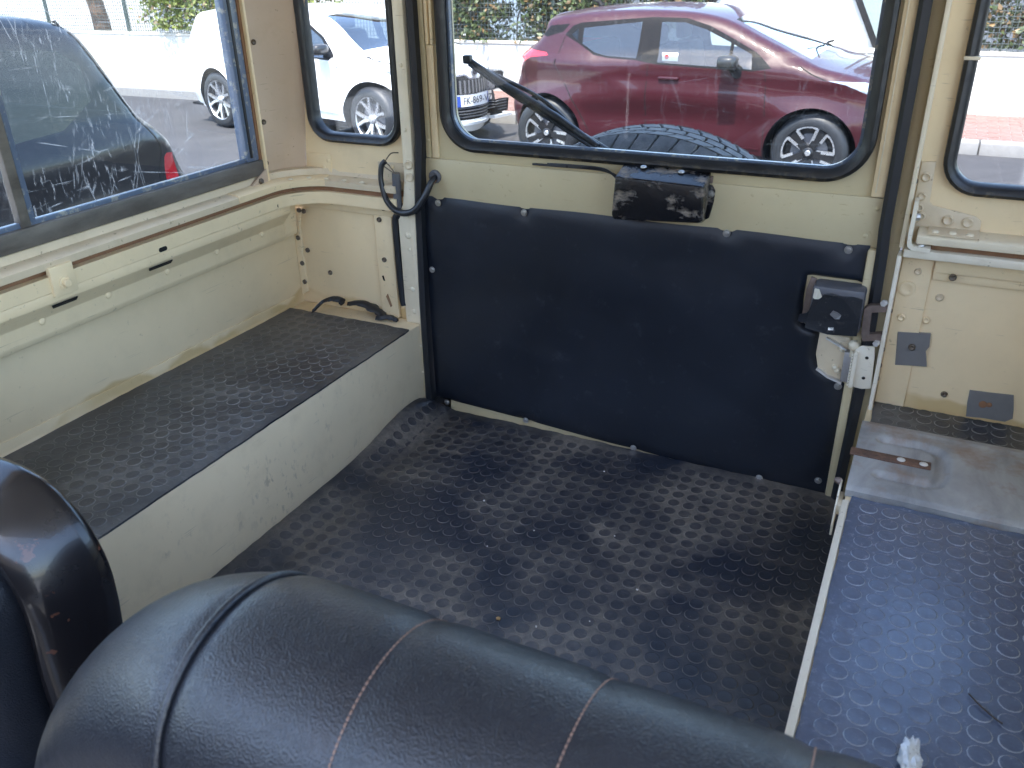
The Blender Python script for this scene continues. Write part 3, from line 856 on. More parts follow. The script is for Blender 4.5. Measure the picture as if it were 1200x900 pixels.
# torn strip of old matting on the bench box in the corner
def strip(name, pts, w, mat):
    V, F = [], []
    P = spline(pts, 5)
    for i, p in enumerate(P):
        ww = w * (0.55 + 0.45 * math.sin(math.pi * (i + 0.5) / len(P))) * R.uniform(0.6, 1.35)
        for s, t in ((-1, 0), (-0.5, 0.006), (0.4, 0.005), (1, 0.001)): V.append((p.x, p.y + s * ww, p.z + t))
        for s, t in ((1, -0.001), (-1, -0.002)): V.append((p.x, p.y + s * ww, p.z + t))
    n = 6
    for i in range(len(P) - 1):
        for k in range(n): F.append((i * n + k, i * n + (k + 1) % n, (i + 1) * n + (k + 1) % n, (i + 1) * n + k))
    F += [tuple(range(n)), tuple((len(P) - 1) * n + k for k in range(n))]
    return mesh(name, V, F, mat, CAR, 50)
strip('torn_rubber_strip', [(-0.185, -0.022, 0.226), (-0.150, -0.018, 0.232), (-0.110, -0.020, 0.222), (-0.085, -0.028, 0.212)], 0.015, 'dark_rubber')
strip('torn_rubber_strip', [(-0.255, -0.060, 0.211), (-0.245, -0.036, 0.226), (-0.225, -0.026, 0.234), (-0.205, -0.022, 0.232), (-0.200, -0.024, 0.224)], 0.012, 'dark_rubber')
strip('torn_rubber_strip', [(-0.100, -0.036, 0.211), (-0.070, -0.030, 0.215), (-0.048, -0.032, 0.2115)], 0.010, 'dark_rubber')

# --- right bench box, rear panel and post
wr_ = extr('wheel_box', [(0.92, -0.006), (0.92, 0.2055), (1.25, 0.2055), (1.25, -0.006)], 'y', Y0, -0.001, 'cream_paint', CAR, 0.003)
extr('edge_trim', [(0.9175, 0.188), (0.9175, 0.211), (0.9265, 0.2125), (0.9275, 0.2045)], 'y', Y0, -0.345, 'blistered_white', wr_, 0.001)
rq = box('rear_panel', (0.926, 0.0, 0.18), (1.26, 0.03, 0.50), 'cream_wall', CAR, 0.001)
box('post_strip', (0.930, -0.004, 0.206), (0.976, 0.001, 0.484), 'cream_paint', rq, 0.001)
extr('top_fold', [(0.9785, 0.483), (0.9785, 0.457), (1.25, 0.457), (1.25, 0.483)], 'y', -0.012, 0.001, 'cream_paint', rq, 0.002)
extr('top_fold', [(0.9785, 0.456), (0.979, 0.443), (1.25, 0.441), (1.25, 0.456)], 'y', -0.006, 0.001, 'cream_paint', rq, 0.001)
for x, z, r, y, m in ((0.956, 0.453, 0.006, -0.004, 'cream_dirty'), (0.945, 0.422, 0.0135, -0.004, 'cream_paint'), (0.945, 0.371, 0.0065, -0.004, 'cream_paint'), (1.007, 0.4525, 0.006, -0.012, 'dark_screw'), (0.995, 0.413, 0.0065, -0.001, 'cream_dirty'),
                   (0.983, 0.371, 0.006, -0.001, 'cream_paint'), (1.034, 0.244, 0.0055, -0.001, 'dark_screw')):
    head('bolt', (x, y + 0.0003, z), (0, -1, 0), r, 0.0035, m, rq, 'ring')
pr = extr('door_post', [(0.905, -0.02), (0.905, 0.48), (0.902, 0.52), (0.902, 1.16), (0.922, 1.16), (0.9235, 0.0)], 'y', -0.006, 0.03, 'door_cream', CAR, 0.002)
box('post_flange', (0.9215, -0.033, 0.0), (0.9285, 0.002, 0.484), 'blistered_white', pr, 0.0015)
box('post_flange', (0.9215, -0.033, 0.497), (0.9285, 0.002, 1.16), 'cream_pale', pr, 0.0015)
for z in (0.385, 0.315, 0.285, 0.26, 0.05, 0.60, 0.545):
    head('rivet', (0.9285, -0.018, z), (1, 0, 0), 0.004, 0.002, 'dark_screw', pr)
sweep('door_seal', [(0.8965, -0.012, -0.004), (0.9035, -0.012, 0.25), (0.8985, -0.012, 0.48), (0.8960, -0.012, 0.52), (0.8945, -0.012, 1.12)],
      [(-0.0085, -0.010), (-0.0085, 0.02), (0.0095, 0.02), (0.0095, -0.006), (0.003, -0.012)], 'dark_rubber', CAR, up=(0, 1, 0))
# capping of the tub and the sill of the hard top above it
tc = box('tub_rim', (0.9295, -0.036, 0.483), (1.26, 0.0, 0.4965), 'blistered_white', CAR, 0.002)
pk = box('packing_strip', (0.95, -0.022, 0.496), (1.26, 0.0, 0.508), 'rusty_edge', CAR, 0.001)
ts = extr('top_rail', [(-0.036, 0.507), (-0.036, 0.519), (-0.031, 0.522), (0.0005, 0.527), (0.0005, 0.507)], 'x', 0.944, 1.26, 'cream_pale', CAR, 0.0015)
extr('gusset_plate', [(0.930, 0.627), (0.9495, 0.628), (0.952, 0.566), (0.958, 0.561), (1.020, 0.550), (1.029, 0.543), (1.030, 0.5265), (0.931, 0.5265)], 'y', -0.0035, 0.001, 'cream_dirty', qr, 0.0006)
extr('gusset_foot', [(-0.0345, 0.5235), (-0.0345, 0.5225), (-0.001, 0.5275), (-0.001, 0.5295)], 'x', 0.958, 1.030, 'cream_dirty', qr, 0.0003)
for x, z, r in ((0.9405, 0.604, 0.0075), (0.940, 0.574, 0.0065), (0.939, 0.556, 0.0065), (0.983, 0.5405, 0.0085), (1.011, 0.5400, 0.0085), (0.944, 0.543, 0.007), (0.938, 0.535, 0.005)):
    head('bolt', (x, -0.0033, z), (0, -1, 0), r, 0.004, 'cream_dirty', qr, 'ring')
for x in (0.968, 0.993, 1.017):
    head('rivet', (x, -0.022, 0.5248), (0, -0.15, 1), 0.0062, 0.004, 'cream_pale', qr)
lb = sweep('angle_bracket', [(0.9345, -0.0405, 0.575), (0.9345, -0.0405, 0.512), (0.936, -0.0405, 0.505), (0.941, -0.0405, 0.5015), (0.9665, -0.0405, 0.5005)], [(-0.003, -0.004), (0.003, -0.004), (0.003, 0.022), (-0.003, 0.022)], 'blistered_white', CAR, up=(0, 1, 0))
head('bolt', (0.9375, -0.030, 0.548), (1, 0, 0), 0.006, 0.006, 'steel_screw', lb, 'hex')
head('bolt', (0.953, -0.034, 0.5035), (0, 0, 1), 0.006, 0.004, 'steel_screw', lb, 'hex')
def tape(poly, y, dz):
    V = [(x, y + R.uniform(-0.0008, 0.0004), z) for x, z in poly] + [(x, 0.0005, z) for x, z in poly]; n = len(poly)
    c = (sum(p[0] for p in poly) / n, sum(p[1] for p in poly) / n)
    V.append((c[0], y - 0.0012, c[1])); k = 2 * n
    F = [(i, (i + 1) % n, k) for i in range(n)] + [(i, (i + 1) % n, n + (i + 1) % n, n + i) for i in range(n)]
    o = mesh('tape_patch', V, F, 'tape_grey', rq, 50)
    return o, c
o, c = tape([(0.944, 0.345), (0.968, 0.3475), (0.994, 0.350), (0.996, 0.327), (0.992, 0.318), (0.9945, 0.308), (0.9985, 0.291), (0.972, 0.288), (0.950, 0.285), (0.947, 0.315)], -0.0052, 0)
head('bolt', (0.970, -0.006, 0.322), (0, -1, 0), 0.006, 0.0035, 'dark_screw', rq, 'ring')
o, c = tape([(1.070, 0.2595), (1.100, 0.261), (1.134, 0.2635), (1.139, 0.240), (1.1415, 0.222), (1.132, 0.2135), (1.118, 0.213), (1.100, 0.2135), (1.074, 0.211), (1.071, 0.235)], -0.0022, 0)
head('stain_spot', (1.094, -0.0032, 0.2385), (0, -1, 0), 0.0065, 0.001, 'rusty_edge', rq)
head('stain_spot', (1.103, -0.0032, 0.2395), (0, -1, 0), 0.0045, 0.001, 'rusty_edge', rq)
# striker staple and keeper on the right post
sweep('striker_staple', [(0.921, -0.024, 0.392), (0.898, -0.030, 0.390), (0.8935, -0.030, 0.386), (0.8955, -0.030, 0.345), (0.898, -0.030, 0.338), (0.9215, -0.024, 0.341)],
      [(-0.006, -0.006), (0.006, -0.006), (0.006, 0.008), (-0.006, 0.008)], 'brown_bracket', pr, up=(0, 1, 0))
for z in (0.402, 0.330):
    head('bolt', (0.9165, -0.030, z), (-0.3, -1, 0), 0.0055, 0.008, 'bright_zinc', pr, 'hex')
kp = extr('keeper_plate', [(0.8845, 0.312), (0.893, 0.3195), (0.914, 0.3225), (0.917, 0.300), (0.9205, 0.244), (0.906, 0.240), (0.886, 0.2415)], 'y', -0.030, -0.0245, 'blistered_white', CAR, 0.002)
sweep('keeper_edge', [(0.8862, -0.031, 0.243), (0.8862, -0.031, 0.309)], [(-0.004, -0.006), (0.002, -0.006), (0.002, 0.02), (-0.004, 0.02)], 'blistered_white', kp, up=(0, 1, 0))
for k in range(11):
    box('keeper_tooth', (0.8808, -0.0375, 0.2455 + k * 0.0057), (0.8835, -0.030, 0.2492 + k * 0.0057), 'blistered_white', kp, 0.0004)
for x, z in ((0.905, 0.300), (0.9055, 0.262)):
    head('hole', (x, -0.0305, z), (0, -1, 0), 0.003, 0.0006, 'black_gap', kp)
# small hinge of the locker lid
hb = extr('lid_hinge', [(-0.352, 0.150), (-0.312, 0.152), (-0.300, 0.190), (-0.296, 0.214), (-0.318, 0.212), (-0.340, 0.196), (-0.356, 0.170)], 'x', 0.9085, 0.9115, 'blistered_white', CAR, 0.0006)
box('hinge_leaf', (0.9095, -0.340, 0.180), (0.9172, -0.300, 0.196), 'blistered_white', hb, 0.001)
for y, z in ((-0.338, 0.166), (-0.318, 0.195)):
    head('hole', (0.9083, y, z), (-1, 0, 0), 0.0032, 0.0006, 'black_gap', hb)
head('hinge_pin', (0.909, -0.303, 0.214), (-1, 0, 0.3), 0.0055, 0.010, 'brown_bracket', hb)

# weathered locker lid with pressed grooves and a rusty strap
def lid():
    x0, x1, y0, y1 = 0.9185, 1.248, -0.326, -0.099
    nx, ny = 96, 66; V, F = [], []
    def groove(px, py):
        # U-shaped pressing: two bars joined by a rounded end
        d = 1e9
        segs = [((0.957, -0.159), (1.015, -0.159)), ((1.043, -0.183), (1.043, -0.239)), ((0.961, -0.269), (1.020, -0.269)), ((1.015, -0.159), (1.034, -0.165)), ((1.034, -0.165), (1.043, -0.183)), ((1.020, -0.269), (1.037, -0.260)), ((1.037, -0.260), (1.043, -0.239))]
        p = Vector((px, py))
        for a, b in segs:
            a, b = Vector(a), Vector(b)
            t = max(0, min(1, (p - a).dot(b - a) / (b - a).length_squared)); d = min(d, (a + (b - a) * t - p).length)
        return d
    for j in range(ny + 1):
        for i in range(nx + 1):
            x = x0 + (x1 - x0) * i / nx; y = y0 + (y1 - y0) * j / ny
            z = 0.2205 + 0.0007 * math.sin(x * 27) * math.sin(y * 31)
            d = groove(x, y)
            w = 0.0105
            if d < w * 1.4: z -= 0.0085 * (0.5 + 0.5 * math.cos(math.pi * min(1, d / (w * 1.4))))
            e = min(y - y0, y1 - y)
            if e < 0.012: z -= 0.004 * (1 - e / 0.012) ** 2
            if abs(y - y1 + 0.018) < 0.004: z += 0.0012
            V.append((x, y, z))
    n = nx + 1
    for j in range(ny):
        for i in range(nx): F.append((j * n + i, j * n + i + 1, (j + 1) * n + i + 1, (j + 1) * n + i))
    bm = bmesh.new(); vs = [bm.verts.new(v) for v in V]
    for f in F: bm.faces.new([vs[k] for k in f])
    bmesh.ops.recalc_face_normals(bm, faces=bm.faces[:])
    ext = bmesh.ops.extrude_edge_only(bm, edges=[e for e in bm.edges if len(e.link_faces) == 1])
    for g in ext['geom']:
        if isinstance(g, bmesh.types.BMVert): g.co.z = 0.2058
    return finish('locker_lid', bm, 'weathered_lid', CAR, 50)
ld = lid()
ld['label'] = 'weathered grey metal locker lid'
st = box('rusty_strap', (0.912, -0.2270, 0.2185), (1.027, -0.2060, 0.2228), 'rusty_strap', ld, 0.001)
for x in (0.985, 1.0165):
    head('rivet', (x, -0.2165, 0.2226), (0, 0, 1), 0.0065, 0.002, 'bright_zinc', ld)

# --- right side and roof (they shade the bay; seen only from elsewhere)
box('side_panel', (1.25, Y0, 0.0), (1.28, 0.002, 0.485), 'cream_wall', CAR, 0.001)
box('tub_rim', (1.20, Y0, 0.457), (1.25, -0.02, 0.482), 'cream_paint', CAR, 0.002)
box('top_rail', (1.205, Y0, 0.4935), (1.25, -0.03, 0.524), 'cream_dirty', CAR, 0.002)
box('window_channel', (1.217, Y0, 0.5265), (1.247, -0.1385, 0.5575), 'alu_channel', CAR, 0.003)
box('window_jamb', (1.220, -0.146, 0.557), (1.244, -0.10, 1.12), 'glazing_strip', CAR, 0.004)
box('jamb_flange', (1.212, -0.1045, 0.506), (1.24, -0.0985, 1.0), 'cream_paint', CAR, 0.001)
box('sliding_pane', (1.2265, Y0, 0.560), (1.2315, -0.140, 1.12), 'clear_pane', CAR, 0)  # unseen right window made taller to let more skylight into the bay
box('hardtop_side', (1.220, Y0, 1.115), (1.255, -0.10, 1.19), 'cream_paint', CAR, 0.003)
box('rear_header', (-0.20, 0.0005, 1.102), (1.12, 0.034, 1.19), 'cream_paint', CAR, 0.002)
box('roof_panel', (-0.36, -1.78, 1.185), (1.28, 0.04, 1.215), 'roof_lining', CAR, 0.006)
for x0 in (-0.335, 1.22):
    box('front_pillar', (x0, Y0 - 0.04, 0.0), (x0 + 0.035, Y0 + 0.02, 1.19), 'cream_paint', CAR, 0.004)
box('added_front_door', (-0.362, -2.24, -0.35), (-0.325, -1.245, 0.49), 'trim_black', CAR, 0.008)  # added unseen, blocks the bright ground mirrored in the rear door glass
box('dashboard', (-0.322, -2.42, -0.35), (1.25, -2.22, 0.47), 'trim_black', CAR, 0.03)  # dash and bonnet added unseen, to keep bright ground out of the door glass
box('dash_top', (-0.33, -2.62, 0.44), (1.25, -2.40, 0.53), 'cream_paint', CAR, 0.02)
box('bonnet', (0.0, -3.45, 0.30), (0.92, -2.62, 0.40), 'cream_paint', CAR, 0.03)
# outer skin and running gear, so that the bay stands on the street
for sx, nm in ((-0.36, 0), (1.28, 1)):
    for y in (-0.55, -2.78):
        t_ = tube('road_wheel', [(sx + (-0.13 if nm == 0 else -0.05), y, GROUND + 0.37), (sx + (-0.11 if nm == 0 else -0.03), y, GROUND + 0.37), (sx + (0.03 if nm == 0 else 0.11), y, GROUND + 0.37), (sx + (0.05 if nm == 0 else 0.13), y, GROUND + 0.37)], [0.33, 0.37, 0.37, 0.33], 'dark_rubber', CAR, 28)
box('chassis', (0.2, -3.0, -0.32), (0.28, 0.0, -0.18), 'trim_black', CAR, 0.004)
box('chassis', (0.64, -3.0, -0.32), (0.72, 0.0, -0.18), 'trim_black', CAR, 0.004)
box('axle', (-0.30, -0.60, GROUND + 0.31), (1.22, -0.50, GROUND + 0.43), 'trim_black', CAR, 0.01)

# ------------------------------------------------------------------ rubber mats with raised round studs
PITCH = 0.0282
def stud_mesh(mat):
    bm = bmesh.new(); lay = bm.verts.layers.float.new('edge'); n = 14
    ringv = lambda q, z: [bm.verts.new((q * math.cos(2 * math.pi * k / n), q * math.sin(2 * math.pi * k / n), z)) for k in range(n)]
    A, B, Cc = ringv(0.0127, -0.0004), ringv(0.0115, 0.0007), ringv(0.0101, 0.0006)
    for v in A + B: v[lay] = 1.0
    for k in range(n):
        bm.faces.new((A[k], A[(k + 1) % n], B[(k + 1) % n], B[k])); bm.faces.new((B[k], B[(k + 1) % n], Cc[(k + 1) % n], Cc[k]))
    bm.faces.new(Cc)
    bm.normal_update()
    me = bpy.data.meshes.new('stud'); bm.to_mesh(me); bm.free(); me.materials.append(MATS[mat]); me.shade_smooth()
    return me

def make_mat(label, x0, x1, y0, y1, z0, height, mat, xph, yph, keep, wav=0.0, group='rubber mats', rag=0.002):
    root = thing('rubber_mat', label, 'rubber mat', ((x0 + x1) / 2, (y0 + y1) / 2, z0), world=True)
    root['_off'] = 1
    nx, ny = int((x1 - x0) / 0.018) + 1, int((y1 - y0) / 0.018) + 1
    bm = bmesh.new(); lay = bm.verts.layers.float.new('edge'); g = {}
    for j in range(ny + 1):
        for i in range(nx + 1):
            x = x0 + (x1 - x0) * i / nx; y = y0 + (y1 - y0) * j / ny
            if i in (0, nx): x += R.uniform(-rag, rag) * 0.5
            if j in (0, ny): y += R.uniform(-rag, rag)
            v = bm.verts.new((x, y, z0 + height(x, y))); v[lay] = 0.5; g[i, j] = v
    for j in range(ny):
        for i in range(nx): bm.faces.new((g[i, j], g[i + 1, j], g[i + 1, j + 1], g[i, j + 1]))
    ext = bmesh.ops.extrude_edge_only(bm, edges=[e for e in bm.edges if len(e.link_faces) == 1])
    for q in ext['geom']:
        if isinstance(q, bmesh.types.BMVert): q.co.z -= 0.0035
    finish('sheet', bm, mat, root, 60)
    me = stud_mesh(mat); pts = []
    i0, i1 = math.ceil((x0 + 0.010 - xph) / PITCH), math.floor((x1 - 0.010 - xph) / PITCH)
    j0, j1 = math.ceil((y0 + 0.010 - yph) / PITCH), math.floor((y1 - 0.010 - yph) / PITCH)
    for i in range(i0, i1 + 1):
        for j in range(j0, j1 + 1): pts.append((xph + i * PITCH + R.uniform(-1, 1) * 0.0005, yph + j * PITCH + R.uniform(-1, 1) * 0.0005))
    pts.sort(key=keep)
    def frame(x, y):
        e = 0.004
        zx = (height(x + e, y) - height(x - e, y)) / (2 * e); zy = (height(x, y + e) - height(x, y - e)) / (2 * e)
        nrm = Vector((-zx, -zy, 1)).normalized()
        return Matrix.Translation((x, y, z0 + height(x, y))) @ nrm.to_track_quat('Z', 'Y').to_matrix().to_4x4()
    for x, y in pts[:295]:
        o = bpy.data.objects.new('stud', me); link_part(o, root)
        M = frame(x, y); o.location = M.translation; o.rotation_euler = M.to_euler()
    rest = pts[295:]
    if rest:
        bm = bmesh.new()
        for x, y in rest:
            k = len(bm.verts); bm.from_mesh(me); bm.verts.ensure_lookup_table()
            bmesh.ops.transform(bm, matrix=frame(x, y), verts=bm.verts[k:])
        o = finish('far_studs', bm, mat, root, 180, recalc=False); o['kind'] = 'stuff'
    return root

CAMP = Vector((0.9494, -1.4666, 0.9184)); CAMD = Vector((-0.40073, 0.79889, -0.44854)); CAMR = Vector((0.89773, 0.44017, -0.01805)); CAMU = Vector((-0.18302, 0.40990, 0.89358))
def shown(z):
    """studs that the photograph shows, largest first"""
    def key(p):
        d = Vector((p[0], p[1], z)) - CAMP; w = d.dot(CAMD); u = d.dot(CAMR) / w * 994; v = -d.dot(CAMU) / w * 994
        lim = 690 + (u + 320) * 0.285 if u > -330 else 200
        hid = abs(u) > 605 or v > 455 or (z < 0.1 and v + 450 > 665 + max(0, (u + 600) - 300) * 0.27)
        return (1 if hid else 0, d.length)
    return key

def hgt_floor(x, y):
    a = max(0.0, 1 - x / 0.075)
    lift = 0.013 + 0.028 * math.exp(-((y + 0.10) / 0.13) ** 2) - 0.016 * math.exp(-((y + 0.0) / 0.03) ** 2)
    rear = 0.006 * max(0, 1 + y / 0.05) if y > -0.05 else 0
    return lift * a * a * (3 - 2 * a) + 0.0016 * math.sin(x * 13 + 1) * math.sin(y * 9) * min(1, x / 0.1) + rear * 0.5
make_mat('large black studded rubber mat covering the floor in front of the rear door', 0.0015, 0.9175, -1.19, -0.008, 0.0015, hgt_floor, 'floor_rubber', 0.738, -0.465, shown(0.0))
def hgt_left(x, y):
    return 0.0012 * math.sin(x * 15) * math.sin(y * 8) + (0.004 * max(0, 1 + (y + 0.02) / 0.06) if y > -0.08 else 0)
def left_key(p): return shown(0.21)(p)
make_mat('dusty black studded rubber mat lying on the left bench box under the sliding window', -0.3215, 0.0005, -1.19, -0.062, 0.2095, hgt_left, 'left_rubber', -0.0585, -0.812, left_key)
flat = lambda x, y: 0.0006 * math.sin(x * 21) * math.sin(y * 12)
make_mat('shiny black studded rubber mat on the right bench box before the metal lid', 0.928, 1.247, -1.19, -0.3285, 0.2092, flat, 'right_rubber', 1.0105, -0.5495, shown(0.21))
make_mat('narrow dusty strip of studded rubber mat between metal lid and rear panel', 0.930, 1.247, -0.0965, -0.004, 0.2092, flat, 'left_rubber', 1.0105, -0.0435, shown(0.21))

# ------------------------------------------------------------------ front seats
def seat_surface(xs, prof, dips):
    """loft: prof(x) gives the (y, z) loop at x; dips pull the cover in at its seams"""
    rows = []
    for x in xs:
        P = prof(x); n = len(P); row = []
        for i, (y, z) in enumerate(P):
            a, b = P[max(i - 1, 0)], P[min(i + 1, n - 1)]
            nx, nz = (b[1] - a[1]), -(b[0] - a[0]); L = math.hypot(nx, nz) or 1
            d = sum(h * math.exp(-((x - sx) / w) ** 2) for sx, h, w in dips)
            row.append((x, y + nx / L * d, z + nz / L * d))
        rows.append(row)
    return rows

def loft_rows(name, rows, mat, parent, smooth=180):
    n = len(rows[0]); V = [p for r in rows for p in r]; F = []
    for i in range(len(rows) - 1):
        for j in range(n - 1): F.append((i * n + j, i * n + j + 1, (i + 1) * n + j + 1, (i + 1) * n + j))
    F += [tuple(range(n)), tuple((len(rows) - 1) * n + j for j in range(n))]
    return mesh(name, V, F, mat, parent, smooth)

XL, XR, ZT = 0.268, 1.16, 0.507
def seat_prof(x):
    e = 0.33; s = 1.0
    if x < XL + e: s = math.sqrt(max(0.0, 1 - ((XL + e - x) / e) ** 2))
    if x > XR - 0.16: s = min(s, math.sqrt(max(0.0, 1 - ((x - XR + 0.16) / 0.16) ** 2)))
    zt = 0.13 + (ZT - 0.13) * s ** 1.2 + 0.012 * math.sin((x - XL) / (XR - XL) * math.pi) * 0
    r = 0.030 + 0.062 * s ** 0.8
    cy = -1.128; P = []
    for k in range(9): P.append((cy + r + 0.010, -0.10 + (zt - r + 0.10) * k / 9))
    for k in range(25):
        a = math.pi * k / 24
        P.append((cy + r * math.cos(a) + 0.010 * (1 - k / 24), zt - r + r * math.sin(a)))
    for k in range(1, 15):
        t = k / 14
        P.append((cy - r - 0.11 * t ** 1.2, (zt - r) * (1 - t) - 0.10 * t))
    return P
seat = thing('front_seat', 'black leather seat back with piping and pale stitched flutes, middle of the bay', 'seat', (0.65, -1.13, -0.12), world=True)
SEAMS = (0.681, 0.817, 0.949)
xs = [XL + (XR - XL) * (0.5 - 0.5 * math.cos(math.pi * k / 150)) for k in range(151)]
dips = [(0.545, -0.0040, 0.0060)] + [(s, -0.0026, 0.010) for s in SEAMS]
loft_rows('seat_cover', seat_surface(xs, seat_prof, dips), 'black_leather', seat)
pp = [(0.545, y, z) for y, z in seat_prof(0.545)][6:46]
tube('piping', [(x, y - 0.0005, z - 0.0005) for x, y, z in pp], 0.0033, 'black_leather', seat, 8)
plain('stitch_thread', (0.26, 0.155, 0.11), 0.7, 0, 200, 0.3)
for sx in SEAMS:
    P = spline([(sx, y, z) for y, z in seat_prof(sx)][6:46], 8)
    bm = bmesh.new(); acc = 0.0; last = P[0]
    L = [0.0]
    for a, b in zip(P, P[1:]): L.append(L[-1] + (b - a).length)
    s = 0.0
    def at_len(q):
        for i in range(len(L) - 1):
            if L[i + 1] >= q: return P[i].lerp(P[i + 1], (q - L[i]) / max(1e-9, L[i + 1] - L[i])), (P[i + 1] - P[i]).normalized()
        return P[-1], (P[-1] - P[-2]).normalized()
    while s < L[-1] - 0.004:
        c, d = at_len(s + 0.0016)
        side = Vector((1, 0, 0)); nrm = side.cross(d).normalized()
        if nrm.z < 0 and nrm.y > 0: nrm = -nrm
        ctr = c - (c - Vector((sx, -1.128, 0.41))).normalized() * 0.0022
        o = len(bm.verts)
        for t, w, h in ((-0.0017, 0.0004, 0), (-0.0010, 0.0006, 0.0005), (0.0010, 0.0006, 0.0005), (0.0017, 0.0004, 0)):
            for sg in (-1, 1): bm.verts.new(ctr + d * t + side * (w * sg) + (c - ctr).normalized() * h)
        bm.verts.ensure_lookup_table()
        for k in range(3): bm.faces.new((bm.verts[o + 2 * k], bm.verts[o + 2 * k + 1], bm.verts[o + 2 * k + 3], bm.verts[o + 2 * k + 2]))
        s += 0.0042
    finish('stitching', bm, 'stitch_thread', seat, 60, recalc=False)
box('seat_base', (0.32, -1.62, -0.16), (1.1, -1.16, 0.10), 'black_leather', seat, 0.03)

# neighbouring seat: enamelled steel shell with a vinyl pad in front
seat2 = thing('front_seat', 'black seat back with a chipped glossy steel shell, beside the scuffed bench box', 'seat', (-0.02, -1.05, -0.12), world=True)
def shell_outline(inset, top=0.428, xr=0.2055, xl=-0.27):
    r = 0.125
    pts = [(xr - inset - 0.028, -0.12), (xr - inset - 0.012, 0.20), (xr - inset - 0.002, 0.27)]
    for k in range(13):
        a = rad(0 + 90 * k / 12)
        pts.append((xr - r + (r - inset) * math.cos(a) ** 0.9, top - r + (r - inset) * math.sin(a)))
    pts += [(xl + r, top - inset)]
    for k in range(1, 13):
        a = rad(90 + 90 * k / 12)
        pts.append((xl + r + (r - inset) * math.cos(a), top - r + (r - inset) * math.sin(a)))
    pts += [(xl + inset, 0.2), (xl + inset + 0.02, -0.12)]
    return pts
def shell(levels, mat, name):
    rows = [[(x, y, z) for x, z in shell_outline(i)] for y, i in levels]
    n = len(rows[0]); V = [p for r in rows for p in r]; F = []
    for a in range(len(rows) - 1):
        for j in range(n - 1): F.append((a * n + j, a * n + j + 1, (a + 1) * n + j + 1, (a + 1) * n + j))
    F += [tuple(range(n)), tuple((len(rows) - 1) * n + j for j in range(n))]
    return mesh(name, V, F, mat, seat2, 60)
shell([(-0.985, 0.05), (-0.985, 0.010), (-0.990, 0.002), (-0.998, -0.001), (-1.006, 0.001), (-1.030, 0.012), (-1.055, 0.026), (-1.070, 0.038), (-1.072, 0.046), (-1.066, 0.054)], 'black_enamel', 'seat_shell')
shell([(-1.055, 0.060), (-1.075, 0.052), (-1.10, 0.052), (-1.125, 0.062), (-1.14, 0.085), (-1.145, 0.12)], 'black_leather', 'seat_pad')
box('seat_base', (-0.25, -1.62, -0.16), (0.18, -1.12, 0.08), 'black_leather', seat2, 0.03)

# ------------------------------------------------------------------ litter on the mats
plain('foil', (0.72, 0.76, 0.82), 0.3, 0.3, 160, 0.3)
plain('twig_brown', (0.05, 0.035, 0.025), 0.7)
plain('pebble_tan', (0.42, 0.27, 0.12), 0.8)
plain('pebble_white', (0.62, 0.60, 0.56), 0.8)
def crumple(name, c, s, mat, seed):
    rr = random.Random(seed); bm = bmesh.new()
    bmesh.ops.create_icosphere(bm, subdivisions=3, radius=1)
    for v in bm.verts:
        k = 1 + 0.22 * math.sin(v.co.x * 3.1 + seed) * math.sin(v.co.y * 4.3) + rr.uniform(-0.22, 0.22)
        v.co = Vector((v.co.x * s[0] * k, v.co.y * s[1] * k, v.co.z * s[2] * k)) + Vector(c)
    return finish(name, bm, mat, None, 25)
tag(crumple('crumpled_wrapper', (1.033, -0.788, 0.2165), (0.010, 0.026, 0.008), 'foil', 3), 'crumpled white and silver wrapper lying on the studded mat', 'wrapper')
tag(tube('twig', spline([(1.084, -0.669, 0.2125), (1.094, -0.682, 0.2135), (1.106, -0.692, 0.2125), (1.115, -0.698, 0.2125)], 5), 0.0009, 'twig_brown', None, 5), 'thin dark twig on the shiny studded mat', 'twig')
def pebble(x, y, r, mat, label, seed, z=0.003, group=None):
    bm = bmesh.new(); bmesh.ops.create_icosphere(bm, subdivisions=1, radius=r)
    rr = random.Random(seed)
    for v in bm.verts: v.co *= rr.uniform(0.7, 1.2); v.co.z *= 0.7
    bmesh.ops.translate(bm, vec=(x, y, z + r * 0.45), verts=bm.verts[:])
    tag(finish('pebble', bm, mat, None, 30), label, 'pebble', group)
pebble(0.470, -0.574, 0.0042, 'pebble_tan', 'small tan pebble on the floor mat', 1)
for k, (u, v) in enumerate(((0.425, -0.345), (0.561, -0.300), (0.643, -0.420), (0.53, -0.565), (0.30, -0.30), (0.47, -0.11), (0.60, -0.52), (0.37, -0.42))):
    pebble(u, v, R.uniform(0.0012, 0.0022), 'pebble_white', 'tiny pale chip of grit on the floor mat', 20 + k, group='grit on the floor mat')

